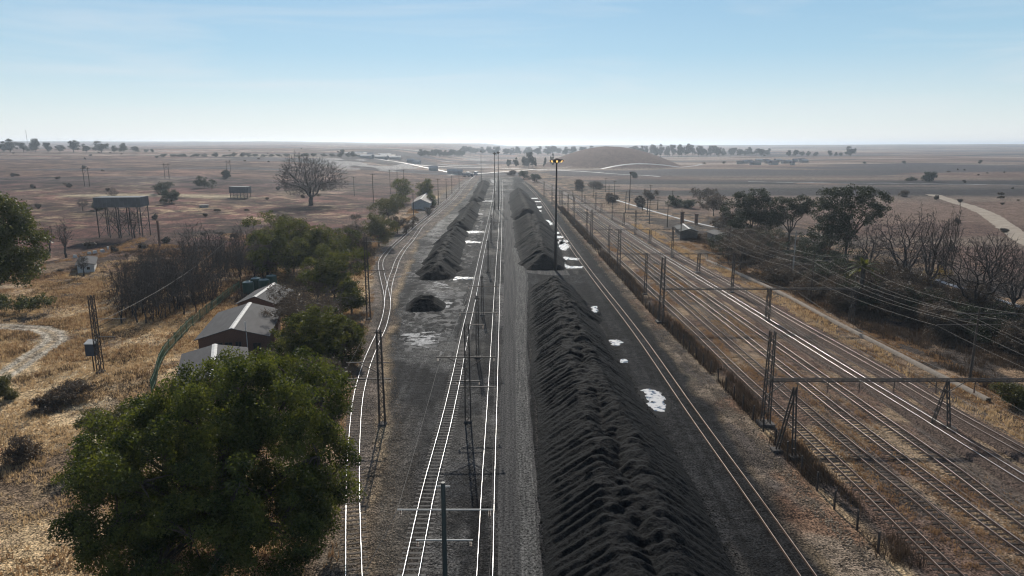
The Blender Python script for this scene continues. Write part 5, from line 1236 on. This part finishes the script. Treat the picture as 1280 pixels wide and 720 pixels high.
for i, (px, row, tp, wd, sd) in enumerate([(83, 322, 275, 20, 80), (63, 318, 282, 14, 81), (45, 318, 286, 14, 82), (150, 297, 262, 30, 83), (168, 297, 262, 24, 84), (104, 264, 248, 14, 85), (142, 252, 234, 16, 86), (105, 345, 318, 14, 87)]):
    b = G(px, row); h = zrow(tp, b[1]) - b[2]
    bare_tree('bare_tree', ['leafless tree right of the broad-leaved edge tree', 'thin leafless tree behind the edge tree', 'thin leafless tree close to the edge tree', 'leafless tree under the left half of the raised tank', 'leafless tree under the right half of the raised tank', 'small leafless tree left of the raised tank', 'leafless tree just behind the raised tank', 'small leafless tree beside the white hut'][i], b, h, wd / pxm(b[1], b[2]), sd, 5, (4, 3, 3), .25, h * .025, .8, .5, m='barkdark', twig=.03)
for i, (px, row, tp, wd) in enumerate([(215, 254, 238, 30), (206, 242, 226, 24), (256, 235, 221, 24), (283, 223, 213, 10), (125, 262, 248, 16), (92, 500, 480, 62), (60, 512, 496, 40), (30, 575, 548, 44), (8, 500, 470, 26)]):
    evergreen('shrub', ['dark bush right of the raised tank', 'dark bush above the one right of the raised tank', 'low dark bush in the red grass', 'small round dark bush under the far power poles', 'grey bush beside the raised tank', 'wide dark brown bush in the dry grass', 'low brown bush beside the wide dark one', 'brown bush low at the left edge', 'green bush at the left edge below the dirt loop'][i], px, row, tp, wd, 90 + i, 'leaf_far' if i < 5 else ('leaf_dry' if i < 8 else 'leaf_olive'), 6, 70, 90, .45 if i < 5 else .16, 1.4 if i < 5 else .55, 'shrub')
evergreen('shrub', 'yellow-green bush behind the huge green tree', 150, 560, 500, 70, 110, 'leaf_olive', 7, 110, 150, .2, .8, 'shrub')

# right: gum trees, palm, leafless trees
def gum(label, px, row, top, wpx, seed, lobes, nclump, per=110, leaf=.36, clump=1.25, m='leaf_euc'):
    b = G(px, row); s = pxm(b[1]); h = zrow(top, b[1]); return leafy_tree('gum_tree', label, b, h, wpx / s, lobes, seed, m, nclump, per, leaf, clump, .38, 'bark', 'gum trees right of the tracks', .15)
gum('dense dark gum tree on the left of the gum clump', 938, 306, 236, 74, 121, [(-.5, 0, .62, .5, .6, .34), (.1, .2, .68, .55, .6, .30), (.5, -.1, .58, .5, .5, .3), (-.1, -.3, .45, .6, .5, .3), (.2, 0, .86, .35, .4, .12), (-.3, 0, .84, .4, .4, .14), (0, 0, .3, .7, .5, .25)], 300, 130)
gum('flat-topped gum tree in the middle of the gum clump', 985, 312, 243, 62, 122, [(-.4, 0, .84, .45, .5, .10), (.3, 0, .86, .5, .5, .10), (.7, .1, .74, .3, .4, .1), (-.6, 0, .6, .35, .4, .16), (.1, .2, .66, .4, .4, .12)], 130)
gum('tall open gum tree with sky showing through, right of the gum clump', 1055, 330, 232, 92, 123, [(-.45, 0, .84, .45, .5, .13), (.15, 0, .90, .4, .5, .09), (.6, 0, .82, .36, .4, .12), (-.7, 0, .66, .3, .4, .12), (.75, 0, .70, .24, .3, .09), (.05, .1, .70, .4, .4, .12), (-.25, 0, .54, .4, .4, .12), (.45, 0, .58, .25, .3, .08)], 230, 100)
evergreen('gum_tree', 'lower dark gum tree under the tall open one', 1030, 330, 275, 76, 124, 'leaf_euc', 9, 150, 100, .36, 1.2)
rng = np.random.default_rng(77)
for i in range(34):
    t = i / 33; px = 905 + 390 * t + rng.uniform(-12, 12); row = 322 + 128 * t + rng.uniform(-22, 16)
    evergreen('thicket_shrub', 'dark twiggy shrub in the thicket along the overgrown bank', px, row, row - rng.uniform(24, 44) - 12 * t, rng.uniform(44, 80), 130 + i, 'leaf_dry' if i % 4 else 'leaf_euc', 7, 110, 100, .22, .95, 'shrub', 'shrubs of the bank thicket')
evergreen('shrub', 'rounded green bush beside the feeder poles at the right edge', 1272, 507, 478, 50, 150, 'leaf_olive', 6, 90, 130, .2, .7, 'shrub')
def palm(label, px, row, top, seed):
    b = G(px, row); h = zrow(top, b[1]); rng = np.random.default_rng(seed); r = thing('palm_tree', label, 'palm tree', b)
    n = 14; zz = np.linspace(-.3, h * .72, n); P = np.stack([zz * 0, zz * 0, zz], 1)
    V, Fq = segs(P[:-1], P[1:], np.full(n - 1, .42), np.full(n - 1, .38), 10); add('trunk', mesh_np('trunk', V, Fq, [M['bark']]), r)
    Vs, Fs, c = [], [], 0
    for k in range(46):
        a = rng.uniform(0, 6.28); el = rng.uniform(-.5, 1.3); L = rng.uniform(3.0, 3.9); p = np.array([0, 0, h * .72]); d = np.array([math.cos(a) * math.cos(el), math.sin(a) * math.cos(el), math.sin(el)])
        side = np.array([-math.sin(a), math.cos(a), 0]); prev = None
        for i in range(9):
            t = i / 8; q = p + d * L * t + np.array([0, 0, -1.5 * t * t]); w_ = .5 * math.sin(math.pi * min(1, t * .9 + .08))
            if prev is not None:
                for s in (-1, 1):
                    tip = q + side * s * w_ + np.array([0, 0, -.25 * w_]) + d * .15
                    Vs += [prev, q, tip, prev * .3 + tip * .7]; Fs.append((c, c + 1, c + 2, c + 3)); c += 4
            prev = q
    add('crown', mesh_np('crown', np.array(Vs), np.array(Fs), [M['leaf_dark']]), r)
palm('date palm with dark feathery crown in the bank thicket', 1074, 385, 313, 160)
for i, (px, row, tp, wd, sd) in enumerate([(1125, 372, 262, 86, 170), (1215, 410, 296, 120, 171), (1160, 372, 268, 56, 172), (1262, 400, 310, 70, 173), (1085, 350, 280, 50, 174), (1235, 372, 290, 60, 175)]):
    b = G(px, row); h = zrow(tp, b[1])
    bare_tree('bare_tree', ['tall wide leafless tree right of the date palm', 'big wide leafless tree at the right end of the thicket', 'leafless tree behind the tall wide one', 'leafless tree cut by the right edge of the picture', 'slim leafless tree behind the date palm', 'leafless tree behind the big wide one'][i], b, h, wd / pxm(b[1]), sd, 6 if wd > 80 else 5, (5, 3, 3, 2), .22, h * .028, .8, .4, m='barkdark' if i % 2 else 'barkgrey', twig=.028)
for i, (px, row, tp) in enumerate([(1181, 345, 262), (1188, 346, 257), (1174, 347, 275)]):
    b = G(px, row); h = zrow(tp, b[1]); bare_tree('poplar_tree', ['brown leafless poplar in the middle of three', 'tallest brown leafless poplar of three', 'shortest brown leafless poplar of three'][i], b, h, 3.0, 180 + i, 5, r0=.16, stem=.12, n=220, dome=.5, m='bark', twig=.03, group='narrow leafless poplars')
evergreen('shrub', 'yellow-leaved bush inside the leafless thicket', 1160, 362, 327, 44, 185, 'leaf_yellow', 5, 50, 45, .26, .8, 'shrub')
b = G(1161.5, 230); evergreen('round_tree', 'round dark tree standing alone in the far right field', 1161.5, 227, 214, 12, 190, 'leaf_far', 5, 60, 60, 1.0, 2.2)
evergreen('shrub', 'small dark bush left of the lone round tree', 1131, 246, 238, 12, 191, 'leaf_dry', 4, 30, 40, .6, 1.2, 'shrub')
evergreen('shrub', 'low dark bush on the field road left of the round tree', 1139, 226, 221, 14, 192, 'leaf_far', 4, 30, 40, .8, 1.6, 'shrub')
for i, (px, row, tp, wd) in enumerate([(845, 258, 244, 22), (860, 260, 249, 14), (892, 270, 242, 36), (880, 250, 235, 40), (905, 285, 262, 30), (812, 249, 238, 18), (724, 238, 225, 12), (745, 236, 225, 20), (655, 224, 214, 16), (668, 228, 216, 14), (640, 219, 213, 10), (765, 252, 242, 12), (800, 258, 246, 10), (792, 222, 215, 8)]):
    evergreen('roadside_bush', ['dark bush in the tan grass right of the tracks', 'smaller dark bush in the tan grass', 'grey leafless clump left of the gum trees', 'grey leafless clump behind the tan grass', 'grey bush beside the grey-roofed shed', 'grey bush beside the far tracks', 'grey bush between the far tracks', 'low wide bush by the far tracks', 'dark bush at the head of the haul road', 'dark bush right of the head of the haul road', 'small bush behind the farthest heap', 'small bush on the far bank', 'small bush under the far floodlight mast', 'round bush on the plain below the mound'][i], px, row, tp, wd, 200 + i, 'leaf_far' if i in (0, 1, 8, 9, 13) else 'leaf_dry', 5, 60, 60, .6, 1.5, 'shrub')

# far trees, each a copy of a few grown ones
fp = []
for i in range(4):
    p = leafy_tree('far_tree', 'dark bushy tree on the far skyline', (0, 0, 0), 12, 9, rlobes(300 + i, 7, .58, .3, .6, (.35, .55)), 300 + i, 'leaf_far', 70, 60, .75, 1.5, .3)
    fp.append(p)
usedp = set()
def far_tree(px, row, top, wpx, label, group, i, Yat=None):
    b = G(px, row)
    if Yat: b = np.array([(px - 640) / FPX * Yat, Yat, 0.]); b[2] = float(Z(b[0], b[1]))
    h = zrow(top, b[1]) - b[2]; wd = wpx / pxm(b[1], b[2])
    k = i % 4
    if k in usedp: o = copy_tree(fp[k])
    else: o = fp[k]; usedp.add(k)
    o.location = b; o.scale = (wd / 9, wd / 9, max(h, 2) / 12); o.rotation_euler = (0, 0, i * 1.3); o['label'] = label; o['group'] = group
ii = 0
rng = random.Random(11)
LX = [(13, 174, 18), (45, 173.5, 14), (60, 178, 10), (92, 173.5, 15), (127, 176.5, 17), (155, 179, 12), (30, 178, 12), (75, 180, 12), (108, 180, 10), (143, 182, 8), (170, 183, 10), (183, 186, 7), (5, 177, 12), (190, 186, 5)]
for px, tp, wd in LX: far_tree(px, 190.5, tp, wd, 'dark tree in the tree line along the left ridge', 'tree line on the left ridge', ii); ii += 1
for j in range(28): far_tree(205 + j * 9 + rng.uniform(-4, 4), 196.5 - j * .02, 191.5 + rng.uniform(-1, 2), 9, 'low hazy tree in the long windbreak behind the plain', 'hazy windbreak left', ii); ii += 1
for px, tp, wd in [(427, 187, 8), (441, 188, 6), (435, 190, 6)]: far_tree(px, 197, tp, wd, 'dark tree beside the far left settlement', 'trees of the far left settlement', ii); ii += 1
for j in range(12): far_tree(526 + j * 4.7, 196, 186.5 + rng.uniform(0, 2), 8, 'hazy tree in the plantation block left of the yard axis', 'far plantation left', ii); ii += 1
for j in range(26): far_tree(580 + j * 8.5 + rng.uniform(-3, 3), 192.0, 183.5 + rng.uniform(-1.5, 1.5), 11, 'pale hazy tree in the wood behind the yard', 'hazy wood behind the yard', ii, 1750 + 40 * (j % 5)); ii += 1
for px, tp, wd in [(636, 198, 7), (645, 197, 7), (655, 196, 9), (661, 190, 10), (666, 194, 7), (690, 192, 5), (669, 197, 4), (681, 197, 4)]: far_tree(px, 209.5, tp, wd, 'dark pointed tree in the clump at the foot of the mound', 'clump left of the mound', ii); ii += 1
for j in range(26): far_tree(792 + j * 6.4 + rng.uniform(-2, 2), 192.6 + (j % 3), (180.5 if j < 16 else 183) + rng.uniform(-1, 3), 9, 'dark tree in the wood right of the mound', 'wood right of the mound', ii, 1500 + 50 * (j % 4)); ii += 1
for px, tp, wd in [(986, 188, 7), (994, 187.5, 8), (1002, 188.5, 8), (1010, 189, 6), (1020, 190, 7), (1037, 188, 6), (1050, 190, 6), (1063, 183, 12), (1045, 190, 5), (835, 188, 5), (877, 189, 4), (884, 189, 4), (955, 193, 4)]: far_tree(px, 195.5, tp, wd, 'dark tree in the scattered row on the right plain', 'scattered row right', ii); ii += 1
for px, tp in [(1130, 201), (905, 201), (880, 203), (1080, 202), (1225, 200)]: far_tree(px, 205, tp, 5, 'tiny bush alone on the right plain', 'tiny bushes on the right plain', ii); ii += 1

scrub = []
for i in range(3):
    p = leafy_tree('scrub_bush', 'small dark scrub bush dotted in the red-brown veld', (0, 0, 0), 1.6, 2.6, rlobes(400 + i, 5, .5, .35, .6, (.35, .55)), 400 + i, 'leaf_dry', 30, 40, .34, .5, .06, cat='shrub', group='scrub bushes dotted over the veld')
    scrub.append(p)
rng = np.random.default_rng(44); n = 0
while n < 80:
    Yq = 150 * (9 ** rng.random()); left = rng.random() < .6
    px = rng.uniform(0, 430) if left else rng.uniform(1080, 1280)
    Xq = (px - 640) / FPX * Yq
    if left and Xq > -60 - .05 * Yq: continue
    if not left and (Yq < 190 or Yq > 900): continue
    if fbm(Xq / 60, Yq / 60, 700, 3) < .47: continue
    o = scrub[n] if n < 3 else copy_tree(scrub[n % 3]); o.location = (Xq, Yq, float(Z(Xq, Yq))); q = rng.uniform(.45, 1.1) * (1 + Yq / 900); o.scale = (q, q, q * rng.uniform(.7, 1.2)); o.rotation_euler = (0, 0, rng.uniform(0, 6.28)); n += 1
# ------------------------------------------------------------------ ground cover
def tufts(name, n, region, seed, m, hgt, spread=.25, blades=6, wid=.035, test=None):
    rng = np.random.default_rng(seed); x0, x1, y0, y1 = region
    X = rng.uniform(x0, x1, n); Y = rng.uniform(y0, y1, n)
    k = test(X, Y, rng); X, Y = X[k], Y[k]; n = len(X)
    h = hgt * rng.uniform(.45, 1.25, n); Xb = np.repeat(X, blades) + rng.normal(0, spread * .4, n * blades); Yb = np.repeat(Y, blades) + rng.normal(0, spread * .4, n * blades)
    hb = np.repeat(h, blades) * rng.uniform(.6, 1.1, n * blades); a = rng.uniform(0, 6.28, n * blades); ln = rng.uniform(.1, .7, n * blades) * hb
    z = Z(Xb, Yb) - .03; w_ = wid * rng.uniform(.7, 1.5, n * blades)
    B0 = np.stack([Xb - np.sin(a) * w_, Yb + np.cos(a) * w_, z], 1); B1 = np.stack([Xb + np.sin(a) * w_, Yb - np.cos(a) * w_, z], 1)
    T = np.stack([Xb + np.cos(a) * ln, Yb + np.sin(a) * ln, z + hb], 1)
    V = np.stack([B0, B1, T], 1).reshape(-1, 3)
    return struct(name, mesh_np(name, V, np.arange(len(V)).reshape(-1, 3), [M[m]]), 'stuff')
def left_ok(X, Y, rng):
    c = fbm(X / 6, Y / 6, 500, 3)
    px = 640 + FPX * X / (Y * cp + 30 * sp)
    return (X < bx(B_stoneL, Y) - 1.5) & (seg_dist(X, Y, DIRT_LOOP_W) > 1.9) & (rng.random(len(X)) < sstep(.36, .56, c) + .12) & (px > -60) & ~((px > 200) & (px < 345) & (Y > 80) & (Y < 140) & (X > -46))
tufts('dry_grass', 95000, (-105, -12, 40, 175), 1, 'grass_gold', .42, .4, 5, .045, left_ok)
tufts('brown_grass', 110000, (-120, -12, 40, 230), 2, 'grass_brown', .5, .5, 5, .05, lambda X, Y, r: left_ok(X, Y, r) & (fbm(X / 11, Y / 11, 77, 3) > .47))
tufts('dry_weeds', 90000, (-110, -14, 42, 200), 9, 'brush', .55, .5, 6, .03, lambda X, Y, r: left_ok(X, Y, r) & (fbm(X / 7, Y / 7, 660, 4) > .54) & (r.random(len(X)) < .8))
def right_ok(X, Y, rng):
    ok = (X > bx(B_fence, Y) + 1.5) & (X < bx(B_railR, Y) + 8) & (rng.random(len(X)) < sstep(.44, .62, fbm(X / 2.2, Y / 8, 600, 3)) + .03)
    for P in (PA, PB, PC, PD):
        o = np.argsort(P[:, 1]); ok &= (np.abs(X - np.interp(Y, P[o, 1], P[o, 0])) > .95) | (rng.random(len(X)) < .12)
    for P in (PE, PF):
        o = np.argsort(P[:, 1]); ok &= np.abs(X - np.interp(Y, P[o, 1], P[o, 0])) > 2.7
    return ok
tufts('thicket_brush', 42000, (-115, -30, 100, 205), 8, 'brush', 1.0, .5, 6, .03, lambda X, Y, r: (np.abs(640 + FPX * X / (Y * cp + 30 * sp) - 248) < 92) & (Y > 122 - .25 * (640 + FPX * X / (Y * cp + 30 * sp) - 160) * 0 + 14 * (X < -70)) & (r.random(len(X)) < sstep(200, 160, Y)) & (r.random(len(X)) < sstep(.42, .55, fbm(X / 5, Y / 5, 650, 3))))
tufts('trackside_grass', 110000, (18, 75, 44, 210), 3, 'grass_brown', .30, .3, 5, .035, right_ok)
def strip_ok(X, Y, rng):
    e = np.interp(Y, PE[::-1][:, 1][np.argsort(PE[::-1][:, 1])], PE[::-1][:, 0][np.argsort(PE[::-1][:, 1])]); o = np.argsort(PF[:, 1]); f = np.interp(Y, PF[o, 1], PF[o, 0])
    mid = (X > e + 2.3) & (X < f - 2.3); out = (X > f + 2.4) & (X < f + 6.2)
    return (mid | out) & (rng.random(len(X)) < sstep(.40, .52, fbm(X / 3, Y / 6, 610, 3)))
tufts('golden_grass', 60000, (25, 80, 50, 260), 4, 'grass_gold', .55, .35, 6, .04, strip_ok)
def fence_ok(X, Y, rng):
    d = X - bx(B_fence, Y) - 1.2; return (np.abs(d) < 1.3) & (rng.random(len(X)) < sstep(.30, .48, fbm(X / 3, Y / 5, 620, 3)))
tufts('dead_brush', 120000, (8, 45, 44, 330), 5, 'brush', 1.15, .5, 6, .022, fence_ok)
def bank_ok(X, Y, rng):
    d = X - bx(B_railR, Y); return (d > 5) & (d < 40) & (rng.random(len(X)) < sstep(.38, .55, fbm(X / 5, Y / 7, 630, 3)))
tufts('undergrowth', 80000, (25, 120, 60, 230), 6, 'brush', 1.0, .6, 6, .03, bank_ok)
def verge_ok(X, Y, rng):
    d = X - bx(B_stoneL, Y); return (d > -5) & (d < .8) & (rng.random(len(X)) < sstep(.44, .55, fbm(X / 3, Y / 5, 640, 3)))
tufts('verge_grass', 60000, (-60, -10, 44, 330), 7, 'grass_brown', .6, .4, 5, .035, verge_ok)

def rocks(name, X, Y, size, m, seed, lift=0.):
    rng = np.random.default_rng(seed); n = len(X); s_ = size * rng.uniform(.4, 1.6, n) ** 1.5
    base = np.array([[1, 0, 0], [0, 1, 0], [-1, 0, 0], [0, -1, 0], [0, 0, 1], [0, 0, -1.]])
    V = base[None] * rng.uniform(.55, 1.2, (n, 6, 1)) * s_[:, None, None] + rng.normal(0, .18, (n, 6, 3)) * s_[:, None, None]
    a = rng.uniform(0, 6.28, n); c_, q_ = np.cos(a)[:, None], np.sin(a)[:, None]
    V = np.stack([V[..., 0] * c_ - V[..., 1] * q_, V[..., 0] * q_ + V[..., 1] * c_, V[..., 2] * .7], -1)
    V += np.stack([X, Y, Z(X, Y) + lift + s_ * .3], -1)[:, None]
    F = np.array([[0, 1, 4], [1, 2, 4], [2, 3, 4], [3, 0, 4], [1, 0, 5], [2, 1, 5], [3, 2, 5], [0, 3, 5]])
    return struct(name, mesh_np(name, V.reshape(-1, 3), (F[None] + 6 * np.arange(n)[:, None, None]).reshape(-1, 3), [M[m]]), 'stuff')
rng = np.random.default_rng(91)
n = 4200; Yq = 44 * (6 ** rng.random(n)); e = np.abs(rng.normal(0, .45, n))
fl_ = bound([(682, 730), (674, 600), (670, 520), (664, 470), (661, 400), (662, 366)]); fr_ = bound([(925, 730), (880, 630), (850, 580), (815, 520), (790, 480), (762, 430), (738, 388), (722, 366)])
Yq = Yq[Yq < 138]; n = len(Yq); e = e[:n]; sd_ = rng.random(n) < .5
rocks('coal_lumps', np.where(sd_, bx(fl_, Yq) + .25 - e * .8, bx(fr_, Yq) - .25 + e), Yq, .045, 'coal', 92)
M['rubble'] = mat('pale_fence_rubble', (.36, .285, .205), (.17, .13, .095), .8, .95, pos='World')
n = 9000; Yq = 44 * (7 ** rng.random(n)); rocks('rubble', bx(B_fence, Yq) - 1.5 + rng.normal(0, .38, n), Yq, .06, 'rubble', 93)
n = 16000; Yq = 42 * (3 ** rng.random(n)); xl, xr_ = bx(B_stoneL, Yq), bx(B_yardL, Yq); rocks('loose_gravel', xl + (xr_ + 1.5 - xl) * rng.random(n), Yq, .04, 'rubble', 94)
# ------------------------------------------------------------------ the air
hm = bpy.data.materials.new('haze'); hm.use_nodes = True; n = hm.node_tree; n.nodes.clear()
o_ = n.nodes.new('ShaderNodeOutputMaterial'); v_ = n.nodes.new('ShaderNodeVolumePrincipled')
v_.inputs['Color'].default_value = (.77, .87, 1.0, 1); v_.inputs['Density'].default_value = 1.5e-4; v_.inputs['Anisotropy'].default_value = .55
n.links.new(v_.outputs[0], o_.inputs['Volume'])
hb_ = MB(); hb_.box(-10500, 10500, -120, 10700, -2.5, 52)
ho = hb_.build('haze', hm); ho['kind'] = 'stuff'
